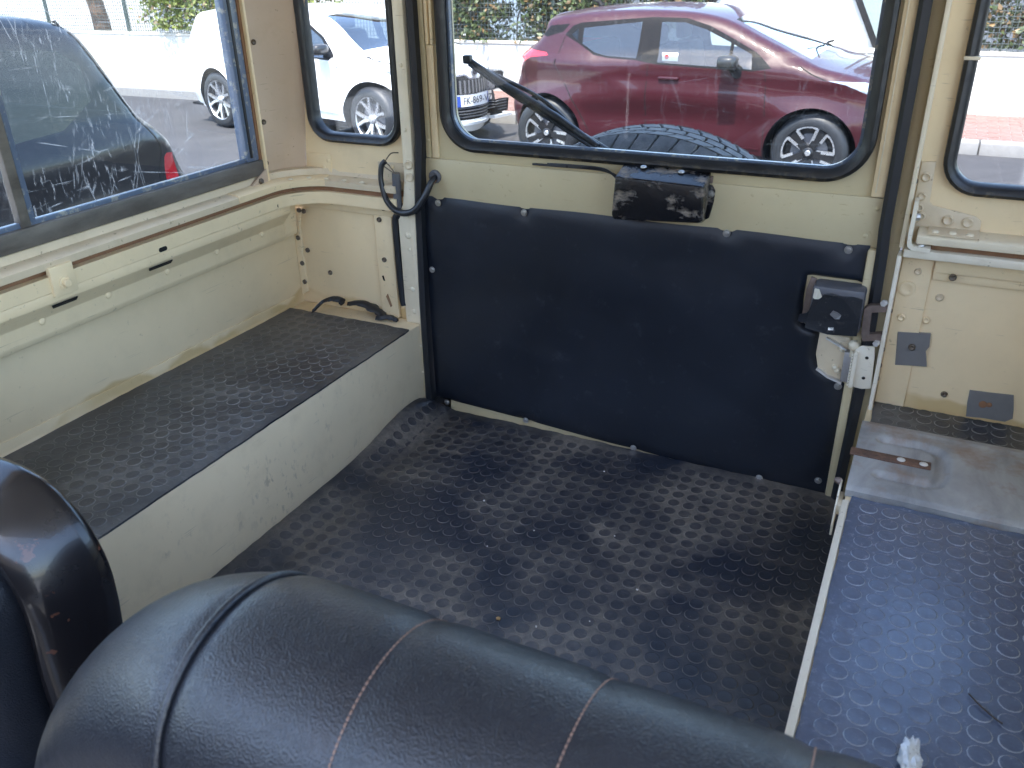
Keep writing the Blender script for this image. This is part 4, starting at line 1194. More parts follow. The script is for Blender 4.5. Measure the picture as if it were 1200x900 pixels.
# ------------------------------------------------------------------ spare wheel and wiper outside the rear door
def spare():
    cx, cz, yc, r = 0.450, 0.252, 0.172, 0.368
    t = thing('spare_wheel', 'spare wheel with chunky tread hung outside the rear door window', 'spare wheel', (cx, yc, cz - r), world=True)
    prof = [(-0.085, 0.205), (-0.098, 0.25), (-0.098, 0.315), (-0.086, 0.345), (-0.070, 0.3560), (0, 0.3585), (0.070, 0.3560), (0.086, 0.345), (0.098, 0.315), (0.098, 0.25), (0.085, 0.205)]
    n = 72; V, F = [], []
    for k in range(n):
        a = 2 * math.pi * k / n
        for w, q in prof: V.append((cx + q * math.cos(a), yc + w, cz + q * math.sin(a)))
    m = len(prof)
    for k in range(n):
        for j in range(m): F.append((k * m + j, k * m + (j + 1) % m, ((k + 1) % n) * m + (j + 1) % m, ((k + 1) % n) * m + j))
    tyre = mesh('tyre', V, F, 'tyre_rubber', t, 50)
    # tread blocks in five staggered rows; alike blocks share their mesh
    shapes = []
    for w0, w1, sk in ((-0.096, -0.056, 0.02), (-0.051, -0.019, 0.035), (-0.015, 0.015, 0.0), (0.019, 0.051, -0.035), (0.056, 0.096, -0.02)):
        da = 2 * math.pi / 58; V = []; F = []
        h = 0.0075
        for a, w in ((-0.45, w0), (0.45, w0), (0.51, (w0 + w1) / 2), (0.45, w1), (-0.45, w1), (-0.37, (w0 + w1) / 2)):
            ang = a * da + sk * (w - (w0 + w1) / 2) / (w1 - w0)
            dep = 0.3585 - 0.020 * max(0, (abs(w) - 0.055) / 0.04) ** 1.6
            for q, s in ((dep - 0.006, 1.0), (dep + h - 0.002, 0.99), (dep + h, 0.90)):
                an = ang * s; ww = (w - (w0 + w1) / 2) * s + (w0 + w1) / 2
                V.append((q * math.sin(an), ww, q * math.cos(an)))
        for i in range(6):
            j = (i + 1) % 6
            F += [(3 * i, 3 * j, 3 * j + 1, 3 * i + 1), (3 * i + 1, 3 * j + 1, 3 * j + 2, 3 * i + 2)]
        F.append(tuple(3 * i + 2 for i in range(6)))
        shapes.append((V, F))
    for si, (V, F) in enumerate(shapes):
        me = None
        for k in range(58):
            a = 2 * math.pi * (k + 0.5 * (si % 2)) / 58
            if me is None:
                bm = bmesh.new(); vs = [bm.verts.new(v) for v in V]
                for f in F: bm.faces.new([vs[i] for i in f])
                bmesh.ops.recalc_face_normals(bm, faces=bm.faces[:])
                me = bpy.data.meshes.new('tread_block'); bm.to_mesh(me); bm.free(); me.materials.append(MATS['tyre_rubber']); me.shade_smooth(); me.set_sharp_from_angle(angle=rad(35))
            o = bpy.data.objects.new('tread_block', me); link_part(o, tyre)
            o.location = (cx, yc, cz); o.rotation_euler = (0, a, 0)
    lathe('rim', (cx, yc, cz), [(-0.08, 0.10), (-0.078, 0.208), (0.02, 0.20), (0.07, 0.209)], 'cream_pale', t, 40)
    tube('mounting_boss', [(cx, 0.030, cz), (cx, yc - 0.06, cz)], 0.07, 'door_cream', t, 20)
def tyre_mat():
    t = NT('tyre_rubber')
    n = t.noise(35, 5, 0.65)
    t.set(col=t.mix(t.ramp(n, 0.35, 0.7), (0.040, 0.041, 0.044), (0.10, 0.10, 0.10)), rough=0.72, normal=t.bump(n, 0.25, 0.002))
tyre_mat()
spare()
wp = tube('wiper_arm', [(0.408, 0.048, 0.585), (0.398, 0.048, 0.594), (0.33, 0.044, 0.630), (0.245, 0.042, 0.676)], [0.0075, 0.0078, 0.0068, 0.006], 'trim_black', door, 8)
tube('wiper_blade', [(0.385, 0.030, 0.606), (0.300, 0.030, 0.654), (0.200, 0.030, 0.703), (0.122, 0.030, 0.748)], [0.006, 0.008, 0.0078, 0.005], 'trim_black', door, 7)
tube('wiper_rubber', [(0.384, 0.024, 0.600), (0.199, 0.024, 0.697), (0.124, 0.024, 0.741)], 0.0032, 'dark_rubber', door, 6)
tube('wiper_bridge', spline([(0.330, 0.034, 0.640), (0.262, 0.044, 0.684), (0.165, 0.034, 0.726)], 5), 0.0040, 'trim_black', door, 7)
box('wiper_clip', (0.111, 0.022, 0.741), (0.128, 0.036, 0.757), 'trim_black', door, 0.003)

# ------------------------------------------------------------------ parked cars
def car_paint(name, col, metal=0.0, rough=0.3, dust=0.06, coat=0.6):
    t = NT(name)
    geo = t.n('ShaderNodeNewGeometry')
    fl = t.voro(900); n = t.noise(1.4, 4, 0.6)
    c = t.mix(t.math('MULTIPLY', t.ramp(fl, 0.2, 0.5), 0.25 if metal else 0.0), col, tuple(min(1, x * 2.2 + 0.01) for x in col))
    c = t.mix(t.ramp(n, 0.4, 0.8, 0, dust), c, (0.35, 0.32, 0.29))
    c = t.mix(geo.outputs['Backfacing'], c, (0.02, 0.02, 0.021))
    return t.set(col=c, metal=metal, rough=rough, coat=coat, coatr=0.03, spec=0.3, normal=t.bump(t.noise(3, 2, 0.5), 0.04, 0.01))
car_paint('paint_plum', (0.034, 0.0012, 0.0045), 0.0, 0.45, 0.0, 0.5)
car_paint('paint_white', (0.78, 0.78, 0.77), 0.0, 0.35, 0.03)
car_paint('paint_navy', (0.006, 0.007, 0.009), 0.0, 0.35, 0.0, 0.35)
plain('car_trim', (0.010, 0.010, 0.012), 0.55, spec=0.12)
plain('cabin_grey', (0.045, 0.043, 0.044), 0.7)
plain('alloy', (0.62, 0.63, 0.65), 0.28, 0.85, 60, 0.1)
plain('alloy_dark', (0.02, 0.02, 0.022), 0.35, 0.4, 60, 0.1)
plain('lamp_red', (0.42, 0.012, 0.018), 0.12, 0, 40, 0.1, 0.05, 1.0)
plain('lamp_clear', (0.34, 0.38, 0.44), 0.10, 0.4, 12, 0.3, 0.1, 1.0)
plain('plate_white', (0.72, 0.73, 0.75), 0.4, 0, 40, 0.05, 0.02)
plain('plate_blue', (0.03, 0.07, 0.32), 0.4, 0, 40, 0.05, 0.02)
plain('ink_dark', (0.015, 0.016, 0.03), 0.5, 0, 40, 0.05, 0.02)
plain('sticker_white', (0.78, 0.78, 0.76), 0.6, 0, 40, 0.05, 0.02)
plain('sticker_red', (0.5, 0.02, 0.02), 0.6, 0, 40, 0.05, 0.02)

def seg_dist(p, a, b):
    ab = b - a; t = max(0.0, min(1.0, (p - a).dot(ab) / max(1e-12, ab.length_squared)))
    return (a + ab * t - p).length

def dense(poly, step, closed=True):
    out = []; n = len(poly)
    for i in range(n if closed else n - 1):
        a, b = Vector(poly[i]), Vector(poly[(i + 1) % n]); k = max(1, int((b - a).length / step))
        for j in range(k): out.append(a.lerp(b, j / k))
    if not closed: out.append(Vector(poly[-1]))
    return out

def build_car(name, label, D, loc, rz):
    """a car from its side outline: skins with real wheel arches and panes, a crowned top, wheels and a cabin"""
    T = thing(name, label, 'car', loc, rz)
    top = [Vector((p.x, p.y)) for p in spline([(a, b, 0) for a, b in D['top']], 5)]
    zb = D['sill']
    x_r, x_f = top[0].x, top[-1].x
    hubs = [(D.get('rear_hub', -D['wb'] / 2), D['wr']), (D['wb'] / 2, D['wr'])]; AR = D['ar']
    bottom = []
    for hx, hz in hubs[::-1]:
        a0 = math.asin((zb - hz) / AR)
        arc = [Vector((hx + AR * math.cos(t), hz + AR * math.sin(t))) for t in [a0 + (math.pi - 2 * a0) * k / 26 for k in range(27)]]
        bottom += arc
    bottom = dense([(x_f, zb)] + [tuple(bottom[0])], 0.06, False)[:-1] + bottom[:27] + dense([tuple(bottom[26]), tuple(bottom[27])], 0.08, False)[1:-1] + bottom[27:] + dense([tuple(bottom[-1]), (x_r, zb)], 0.06, False)[1:]
    outline = top + bottom
    tops = [top[i] for i in range(len(top))]
    RND = D.get('round', 0.09)
    def width(x, z):
        w = D['w']
        xc = (x_r + x_f) / 2; half = (x_f - x_r) / 2; u = abs(x - xc) / half
        e = D['nose'] if x > xc else D['tail']
        w -= e * max(0, (u - 0.52) / 0.48) ** 2.4
        if z > D['belt']: w -= (z - D['belt']) * D['tumble'] + 0.02 * min(1, (z - D['belt']) / 0.05)
        w -= 0.10 * max(0, (0.45 - z) / 0.45) ** 2
        for hx, hz in hubs:
            d = math.hypot(x - hx, z - hz)
            if z < D['belt']: w += 0.022 * math.exp(-((d - AR) / 0.06) ** 2)
        return w + D['shape'](x, z)
    def skin(x, z, flat=False):
        w = width(x, z); p = Vector((x, z)); d = 9
        for i in range(len(tops) - 1):
            d = min(d, seg_dist(p, tops[i], tops[i + 1]))
        if d < RND: w -= RND * (1 - math.sqrt(max(0, 1 - (1 - d / RND) ** 2)))
        return w
    polys = D['regions']         # (kind, material, polygon); the first that holds a triangle takes it
    pts = list(outline); E = [(i, (i + 1) % len(outline)) for i in range(len(outline))]
    for kind, m, poly in polys:
        dn = dense(poly, 0.045); k = len(pts); pts += dn; E += [(k + i, k + (i + 1) % len(dn)) for i in range(len(dn))]
    for f in (0.06, 0.2, 0.45, 0.8, 1.2):
        for i in range(1, len(tops) - 1):
            t = (tops[i + 1] - tops[i - 1]).normalized(); q = tops[i] + Vector((t.y, -t.x)) * (RND * f)
            if inside(q, outline) and min(seg_dist(q, tops[j], tops[j + 1]) for j in range(len(tops) - 1)) > RND * f * 0.9: pts.append(q)
    x = x_r
    while x < x_f:
        z = zb
        while z < 1.8:
            q = Vector((x, z))
            if inside(q, outline) and min((q - o).length for o in outline) > 0.03: pts.append(q)
            z += 0.055
        x += 0.055
    v2, e2, f2, *_ = delaunay_2d_cdt(pts, E, [], 0, 1e-5)
    Y = [skin(v.x, v.y) for v in v2]
    groups = {}
    for f in f2:
        c = sum((v2[i] for i in f), Vector((0, 0))) / len(f)
        if not inside(c, outline): continue
        key = ('side_panel', D['paint'], 0)
        for gi, (kind, m, poly) in enumerate(polys):
            if inside(c, poly): key = (kind, m, gi + 1); break
        groups.setdefault(key, []).append(tuple(f))
    for s in (-1, 1):
        for (kind, m, gi), F in groups.items():
            bm = bmesh.new(); vm = {}
            for f in F:
                for i in f:
                    if i not in vm: vm[i] = bm.verts.new((v2[i].x, s * Y[i], v2[i].y))
            for f in F: bm.faces.new([vm[i] for i in (f if s < 0 else f[::-1])])
            finish(kind, bm, m, T, 180 if kind != 'side_panel' else 60, recalc=False)
    # crowned top, nose and tail
    ns = 14; secs = {}
    def kind_at(i):
        x, z = (tops[i].x + tops[i + 1].x) / 2, (tops[i].y + tops[i + 1].y) / 2
        for kind, m, xa, xb, za, zc in D['spans']:
            if xa < x < xb and za < z < zc: return kind, m
        return ('bonnet' if x > D['cowl'] else 'tailgate' if x < D['hatch'] else 'roof'), D['paint']
    rows = []
    for i, p in enumerate(tops):
        t = (tops[min(i + 1, len(tops) - 1)] - tops[max(i - 1, 0)]).normalized(); nv = Vector((-t.y, t.x))
        w = skin(p.x, p.y); cr = D['crown'] + (D['bow'] if abs(nv.x) > 0.75 else 0)
        row = []
        for k in range(ns + 1):
            s = -1 + 2 * k / ns; b = cr * (1 - abs(s) ** 2.2)
            row.append((p.x + nv.x * b, s * w, p.y + nv.y * b))
        rows.append(row)
    for i in range(len(tops) - 1): secs.setdefault(kind_at(i), []).append(i)
    for (kind, m), idx in secs.items():
        bm = bmesh.new(); vm = {}
        def vert(i, k):
            if (i, k) not in vm: vm[i, k] = bm.verts.new(rows[i][k])
            return vm[i, k]
        frame = None
        for i in idx:
            for k in range(ns):
                if m.startswith('car_glass') and k in (0, ns - 1): continue
                bm.faces.new((vert(i, k), vert(i + 1, k), vert(i + 1, k + 1), vert(i, k + 1)))
        finish(kind, bm, m, T, 60, recalc=False)
        if m.startswith('car_glass'):
            for ks in (0, ns - 1):
                bm = bmesh.new()
                for i in idx:
                    bm.faces.new([bm.verts.new(rows[a][b]) for a, b in ((i, ks), (i + 1, ks), (i + 1, ks + 1), (i, ks + 1))])
                bmesh.ops.remove_doubles(bm, verts=bm.verts[:], dist=1e-5)
                finish('screen_pillar', bm, D.get('pillar', D['paint']), T, 60, recalc=False)
    # floor pan, arch liners
    box('floor_pan', (x_r + 0.05, -D['w'] + 0.12, zb + 0.005), (x_f - 0.05, D['w'] - 0.12, zb + 0.03), 'car_trim', T, 0)
    for hx, hz in hubs:
        for s in (-1, 1):
            a0 = math.asin((zb - hz) / AR); V = []; F = []
            for k in range(27):
                a = a0 + (math.pi - 2 * a0) * k / 26
                x, z = hx + AR * math.cos(a), hz + AR * math.sin(a)
                V += [(x, s * (width(x, z) - 0.002), z), (x, s * (D['w'] - 0.34), z)]
            for k in range(26): F.append((2 * k, 2 * k + 1, 2 * k + 3, 2 * k + 2))
            F.append(tuple(2 * k + 1 for k in range(27)))
            mesh('arch_liner', V, F, 'car_trim', T, 60)
            wheel(T, (hx, s * (D['w'] - 0.115), hz), s, D)
    # seams
    def ribbon(nm, line, wdt, m, off, s):
        L = dense(line, 0.03, False); V = []; F = []
        for i, p in enumerate(L):
            t = (L[min(i + 1, len(L) - 1)] - L[max(i - 1, 0)]).normalized(); q = Vector((-t.y, t.x)) * (wdt / 2)
            for sg in (-1, 1):
                c = p + q * sg; V.append((c.x, s * (skin(c.x, c.y) + off), c.y))
            for sg in (1, -1):
                c = p + q * sg; V.append((c.x, s * (skin(c.x, c.y) - 0.004), c.y))
        for i in range(len(L) - 1):
            for k in range(4): F.append((4 * i + k, 4 * i + (k + 1) % 4, 4 * i + 4 + (k + 1) % 4, 4 * i + 4 + k))
        mesh(nm, V, F, m, T, 40)
    for s in (-1, 1):
        for nm, line, wdt, m, off in D['lines']: ribbon(nm, line, wdt, m, off, s)
        # handles and mirrors
        for hx, hz in D['handles']:
            y = s * (skin(hx, hz) + 0.012)
            box('door_handle', (hx - 0.09, y - 0.016, hz - 0.014), (hx + 0.09, y + 0.016, hz + 0.014), D['paint'], T, 0.012)
        mx, mz = D['mirror']; y0 = skin(mx, mz)
        bm = bmesh.new(); bmesh.ops.create_uvsphere(bm, u_segments=18, v_segments=12, radius=1)
        for v in bm.verts:
            q = v.co; e = 0.62
            sg = lambda a: math.copysign(abs(a) ** e, a)
            v.co = Vector((mx - 0.02 + 0.075 * sg(q.x) * (1.15 if q.x < 0 else 1), s * (y0 + 0.115 + 0.095 * sg(q.y)), mz + 0.035 + 0.055 * sg(q.z)))
        mo = finish('mirror', bm, D['paint'], T, 180)
        tube('mirror_foot', [(mx + 0.03, s * (y0 - 0.02), mz - 0.06), (mx + 0.01, s * (y0 + 0.07), mz - 0.01)], [0.05, 0.035], 'car_trim', mo, 8)
        box('mirror_band', (mx - 0.095, s * (y0 + 0.115) - 0.088, mz - 0.012), (mx + 0.055, s * (y0 + 0.115) + 0.088, mz - 0.002), 'car_trim', mo, 0.003)
    # cabin
    w = D['w'] - 0.16
    box('dashboard', (D['cowl'] - 0.42, -w, 0.62), (D['cowl'] - 0.02, w, D['belt'] - 0.04), 'cabin_grey', T, 0.05)
    for sx in (-1, 1):
        box('seat', (D['seat'] - 0.42, sx * 0.36 - 0.23, 0.55), (D['seat'] - 0.22, sx * 0.36 + 0.23, 1.08), 'cabin_grey', T, 0.07, Matrix.Rotation(-0.2, 4, 'Y'))
        box('head_rest', (D['seat'] - 0.46, sx * 0.36 - 0.13, 1.08), (D['seat'] - 0.36, sx * 0.36 + 0.13, 1.25), 'cabin_grey', T, 0.04)
        box('seat_cushion', (D['seat'] - 0.25, sx * 0.36 - 0.23, 0.42), (D['seat'] + 0.22, sx * 0.36 + 0.23, 0.58), 'cabin_grey', T, 0.05)
    box('rear_bench', (D['seat'] - 1.35, -w + 0.05, 0.45), (D['seat'] - 1.15, w - 0.05, 1.05), 'cabin_grey', T, 0.06)
    sw = [Vector((D['cowl'] - 0.55 + 0.05 * math.sin(a), 0.36 + 0.17 * math.cos(a), D['belt'] - 0.02 + 0.16 * math.sin(a))) for a in [2 * math.pi * k / 24 for k in range(24)]]
    tube('steering_wheel', sw, 0.014, 'cabin_grey', T, 6, closed=True)
    return T, skin, rows

def wheel(T, c, s, D):
    r = D['wr']; rr = D['rim']; hw = 0.10
    prof = [(-hw, rr * 0.98), (-hw - 0.006, (r + rr) / 2), (-hw + 0.012, r - 0.02), (-hw + 0.03, r - 0.003), (0, r), (hw - 0.03, r - 0.003), (hw - 0.012, r - 0.02), (hw + 0.006, (r + rr) / 2), (hw, rr * 0.98), (0.03, rr * 0.92)]
    n = 40; V, F = [], []; m = len(prof)
    for k in range(n):
        a = 2 * math.pi * k / n
        for w, q in prof: V.append((c[0] + q * math.cos(a), c[1] + w, c[2] + q * math.sin(a)))
    for k in range(n):
        for j in range(m): F.append((k * m + j, k * m + (j + 1) % m, ((k + 1) % n) * m + (j + 1) % m, ((k + 1) % n) * m + j))
    ty = mesh('tyre', V, F, 'dark_rubber', T, 50)
    y = c[1] + s * hw
    lathe('rim_barrel', (c[0], y, c[2]), [(-0.12, rr * 0.9), (-0.012, rr * 0.99), (-0.004, rr * 0.985), (-0.014, rr * 0.93), (-0.08, rr * 0.88), (-0.085, rr * 0.3)], 'alloy_dark', ty, 36, s)
    lathe('brake_disc', (c[0], y, c[2]), [(-0.075, rr * 0.68), (-0.065, rr * 0.68)], 'plastic_grey', ty, 24, s)
    V, F = [], []
    def bar(pts, wd, y1, y2):
        """spoke: flat bar through 2-D points with its own thickness"""
        P = [Vector(p) for p in pts]; o = len(V)
        for i, p in enumerate(P):
            t = (P[min(i + 1, len(P) - 1)] - P[max(i - 1, 0)]).normalized(); q = Vector((-t.y, t.x)) * wd / 2
            yy = y1 + (y2 - y1) * i / (len(P) - 1)
            for sg, dy in ((-1, 0), (1, 0), (1, -0.03), (-1, -0.03)): V.append((c[0] + p.x + q.x * sg, y + s * (yy + dy), c[2] + p.y + q.y * sg))
        for i in range(len(P) - 1):
            for k in range(4): F.append((o + 4 * i + k, o + 4 * i + (k + 1) % 4, o + 4 * i + 4 + (k + 1) % 4, o + 4 * i + 4 + k))
        F.append(tuple(o + k for k in range(4))); F.append(tuple(o + 4 * (len(P) - 1) + k for k in range(4)))
    pol = lambda a, q: (q * math.cos(a), q * math.sin(a))
    style = D['spokes']
    if style == 'fan':          # five dark blades, each with a bright open frame
        for k in range(5):
            a = rad(90 + 72 * k + D.get('turn', 0)); V, F = [], []
            bar([pol(a - 0.30, rr * 0.30), pol(a - 0.42, rr * 0.94)], 0.024, -0.03, -0.006)
            bar([pol(a - 0.43, rr * 0.93), pol(a - 0.2, rr * 0.96), pol(a, rr * 0.965), pol(a + 0.2, rr * 0.96), pol(a + 0.40, rr * 0.93)], 0.018, -0.006, -0.006)
            bar([pol(a + 0.40, rr * 0.94), pol(a + 0.30, rr * 0.55)], 0.022, -0.006, -0.02)
            mesh('spoke', V, F, 'alloy', ty, 30)
            V, F = [], []
            bar([pol(a + 0.62, rr * 0.12), pol(a + 0.63, rr * 0.95)], 0.060, -0.030, -0.014)
            mesh('spoke', V, F, 'alloy_dark', ty, 30)
    else:
        for k in range(5):
            a = rad(90 + 72 * k + D.get('turn', 0)); V, F = [], []
            for sg in (-1, 1):
                bar([pol(a + sg * 0.10, rr * 0.16), pol(a + sg * 0.16, rr * 0.55), pol(a + sg * 0.30, rr * 0.97)], 0.030, -0.035, -0.008)
            mesh('spoke', V, F, 'alloy', ty, 30)
        lathe('rim_ring', (c[0], y, c[2]), [(-0.012, rr * 0.995), (-0.002, rr * 0.975), (-0.012, rr * 0.94)], 'alloy', ty, 36, s, caps=False)
    lathe('hub_cap', (c[0], y, c[2]), [(-0.07, rr * 0.20), (-0.022, rr * 0.20), (-0.012, rr * 0.12)], 'alloy' if style != 'fan' else 'alloy_dark', ty, 16, s)
    lathe('hub_badge', (c[0], y, c[2]), [(-0.014, 0.026), (-0.008, 0.02)], 'alloy', ty, 12, s)

# --- plum hatchback across the street
def plum_shape(x, z):
    d = 0.030 * math.exp(-((z - (0.62 + 0.10 * math.cos(x * 1.5))) / 0.10) ** 2)              # swage
    d -= 0.022 * math.exp(-((z - (0.50 + 0.02 * x)) / 0.09) ** 2) * max(0, 1 - (abs(x + 0.1) / 0.8) ** 2)      # hollow of the doors
    zl = 0.93 + 0.05 * max(0, -x - 0.5) - 0.08 * max(0, x - 0.6)
    d += 0.018 * math.exp(-((z - zl) / 0.05) ** 2)
    if x < -0.25:                                                                             # boomerang crease of the rear wing
        t = min(1, (-0.25 - x) / 0.5)
        d += 0.020 * t * math.exp(-((z - (0.70 + 0.20 * t)) / 0.06) ** 2)
    return d - 0.012
PLUM = dict(
    top=[(-1.52, 0.22), (-1.63, 0.31), (-1.675, 0.44), (-1.665, 0.60), (-1.615, 0.74), (-1.57, 0.86), (-1.535, 0.99), (-1.46, 1.055), (-1.375, 1.115), (-1.315, 1.19), (-1.29, 1.275), (-1.20, 1.315), (-0.93, 1.350), (-0.5, 1.378), (-0.1, 1.376), (0.2, 1.352), (0.43, 1.297), (0.67, 1.195), (0.95, 1.075), (1.13, 1.000), (1.24, 0.962), (1.45, 0.915), (1.65, 0.845), (1.79, 0.76), (1.87, 0.64), (1.90, 0.49), (1.885, 0.34), (1.82, 0.22)],
    sill=0.21, wb=2.40, wr=0.312, rim=0.222, ar=0.365, w=0.845, nose=0.24, tail=0.16, belt=0.975, tumble=0.36, crown=0.030, bow=0.05,
    cowl=1.14, hatch=-1.25, paint='paint_plum', shape=plum_shape, pillar='paint_plum', seat=0.12, spokes='fan', turn=8,
    regions=[('side_glass', 'car_glass', [(-0.872, 1.232), (-0.33, 1.288), (-0.335, 1.002), (-0.60, 1.012), (-0.73, 1.035), (-0.865, 1.105)]),
             ('side_glass', 'car_glass', [(-0.155, 1.290), (0.05, 1.288), (0.24, 1.238), (0.468, 1.142), (0.468, 0.958), (-0.137, 0.978)]),
             ('side_glass', 'car_glass', [(0.495, 1.130), (0.655, 1.058), (0.678, 0.948), (0.495, 0.957)]),
             ('side_glass', 'car_glass_dark', [(-0.985, 1.175), (-0.925, 1.225), (-0.915, 1.128)]),
             ('window_surround', 'car_trim', [(-1.055, 1.172), (-0.985, 1.245), (-0.905, 1.274), (-0.24, 1.326), (0.06, 1.321), (0.27, 1.266), (0.50, 1.165), (0.70, 1.070), (0.835, 0.962), (0.68, 0.935), (-0.13, 0.962), (-0.335, 0.988), (-0.60, 0.998), (-0.74, 1.018), (-0.90, 1.105)]),
             ('rear_pillar', 'car_trim', [(-1.08, 1.195), (-1.02, 1.262), (-1.22, 1.245), (-1.315, 1.16), (-1.25, 1.15)]),
             ('tail_lamp', 'lamp_red', [(-1.60, 0.80), (-1.555, 0.80), (-1.50, 0.92), (-1.40, 0.975), (-1.20, 1.000), (-1.23, 1.022), (-1.45, 1.04), (-1.62, 1.04), (-1.70, 0.9)]),
             ('head_lamp', 'lamp_clear', [(1.28, 0.885), (1.42, 0.855), (1.62, 0.765), (1.75, 0.72), (1.80, 0.80), (1.55, 0.872)]),
             ('sill_trim', 'car_trim', [(-0.92, 0.18), (-0.92, 0.262), (0.92, 0.262), (0.92, 0.18)]),
             ('bumper_trim', 'car_trim', [(-1.75, 0.18), (-1.75, 0.36), (-1.50, 0.33), (-1.45, 0.18)])],
    spans=[('windscreen', 'car_glass', 0.42, 1.10, 0.9, 1.4), ('rear_screen', 'car_glass_dark', -1.47, -1.31, 1.06, 1.21)],
    lines=[('panel_seam', [(-0.222, 0.262), (-0.222, 0.70), (-0.215, 0.96)], 0.007, 'black_gap', 0.0012), ('panel_seam', [(0.83, 0.27), (0.822, 0.60), (0.80, 0.85), (0.785, 0.945)], 0.007, 'black_gap', 0.0012),
           ('panel_seam', [(-0.76, 0.36), (-0.88, 0.58), (-1.02, 0.78), (-1.115, 0.935), (-1.09, 1.04), (-1.05, 1.16)], 0.007, 'black_gap', 0.0012),
           ('panel_seam', [(1.05, 0.985), (1.15, 0.93), (1.27, 0.885)], 0.006, 'black_gap', 0.0012), ('panel_seam', [(-1.50, 0.90), (-1.46, 0.78), (-1.44, 0.66)], 0.006, 'black_gap', 0.0012),
           ('window_post', [(0.482, 1.136), (0.482, 0.957)], 0.022, 'car_trim', 0.004), ('sill_line', [(-0.80, 0.315), (0.80, 0.315)], 0.012, 'paint_plum', 0.006)],
    handles=[(-0.022, 0.855)], mirror=(0.53, 0.975))
plum, plum_skin, _ = build_car('parked_car', 'plum red hatchback parked side-on across the street behind the rear window', PLUM, (-1.192, 6.852, GROUND), rad(-1.8))
# round sticker card in the front side window
ys = -(plum_skin(-0.06, 1.01) - 0.012)
box('window_sticker', (-0.105, ys - 0.001, 0.988), (0.035, ys + 0.001, 1.055), 'sticker_white', plum, 0.0005)
tube('sticker_mark', [(-0.065, ys - 0.0012, 1.022), (-0.065, ys - 0.003, 1.022)], 0.022, 'sticker_red', plum, 6)
tube('roof_aerial', [(-1.00, 0, 1.37), (-1.03, 0, 1.41), (-1.10, 0, 1.425)], [0.03, 0.02, 0.004], 'car_trim', plum, 8)
for k in range(2):
    tube('screen_wiper', spline([(1.13, -0.45 + 0.5 * k, 1.015), (1.05, -0.15 + 0.5 * k, 1.06), (1.06, 0.15 + 0.5 * k, 1.06)], 5), 0.010, 'car_trim', plum, 6)

# --- white hatchback further along
def white_shape(x, z):
    return 0.020 * math.exp(-((z - 0.86) / 0.05) ** 2) + 0.016 * math.exp(-((z - 0.42) / 0.09) ** 2) - 0.012
WHITE = dict(
    top=[(-2.200, 0.220), (-2.300, 0.330), (-2.330, 0.500), (-2.310, 0.700), (-2.270, 0.920), (-2.200, 1.063), (-2.080, 1.202), (-1.980, 1.276), (-1.500, 1.311), (-0.700, 1.337), (-0.200, 1.337), (0.100, 1.320), (0.320, 1.276), (0.550, 1.189), (0.800, 1.045), (1.010, 0.945), (1.250, 0.915), (1.515, 0.865), (1.696, 0.808), (1.790, 0.748), (1.820, 0.680), (1.829, 0.550), (1.833, 0.420), (1.842, 0.320), (1.825, 0.240), (1.764, 0.215)],
    sill=0.21, wb=2.46, rear_hub=-1.42, wr=0.325, rim=0.232, ar=0.375, w=0.86, nose=0.36, tail=0.2, belt=0.905, tumble=0.36, crown=0.030, bow=0.10,
    cowl=1.0, hatch=-1.95, paint='paint_white', shape=white_shape, pillar='paint_white', seat=0.05, spokes='twin', turn=20,
    regions=[('side_glass', 'car_glass', [(-1.050, 1.198), (-0.300, 1.250), (-0.300, 0.937), (-0.950, 0.959), (-1.120, 1.081)]),
             ('side_glass', 'car_glass', [(-0.170, 1.250), (0.060, 1.241), (0.240, 1.198), (0.500, 1.085), (0.680, 0.928), (0.660, 0.900), (-0.170, 0.919)]),
             ('window_surround', 'car_trim', [(-1.220, 1.115), (-1.080, 1.221), (-0.300, 1.276), (0.080, 1.270), (0.270, 1.221), (0.540, 1.098), (0.760, 0.919), (0.700, 0.880), (-0.170, 0.903), (-0.980, 0.945)]),
             ('head_lamp', 'lamp_clear', [(1.403, 0.790), (1.515, 0.830), (1.730, 0.775), (1.799, 0.730), (1.816, 0.660), (1.575, 0.700)]),
             ('sill_trim', 'car_trim', [(-1.050, 0.180), (-1.050, 0.275), (0.920, 0.275), (0.920, 0.180)]),
             ('tail_lamp', 'lamp_red', [(-2.400, 0.720), (-2.100, 0.800), (-2.050, 0.885), (-2.400, 0.915)])],
    spans=[('windscreen', 'car_glass', 0.30, 0.965, 0.9, 1.4), ('rear_screen', 'car_glass_dark', -2.25, -2.01, 0.98, 1.30)],
    lines=[('panel_seam', [(0.80, 0.28), (0.83, 0.60), (0.80, 0.85), (0.74, 0.935)], 0.007, 'black_gap', 0.0012), ('panel_seam', [(-0.23, 0.28), (-0.23, 0.94)], 0.007, 'black_gap', 0.0012),
           ('panel_seam', [(0.98, 0.955), (1.20, 0.915), (1.50, 0.855)], 0.006, 'black_gap', 0.0012), ('sill_line', [(-0.80, 0.40), (0.78, 0.36)], 0.018, 'paint_white', 0.008)],
    handles=[(-0.08, 0.80), (-1.0, 0.80)], mirror=(0.66, 0.955))
WA = rad(-12)
WC = Vector((-4.40, 6.04, 0)) - Vector((math.cos(WA), math.sin(WA), 0)) * 1.23 + Vector((-math.sin(WA), math.cos(WA), 0)) * 0.845
white, white_skin, wrows = build_car('parked_car', 'white hatchback with number plate FK-869-VZ parked behind the plum car', WHITE, (WC.x, WC.y, GROUND), WA)
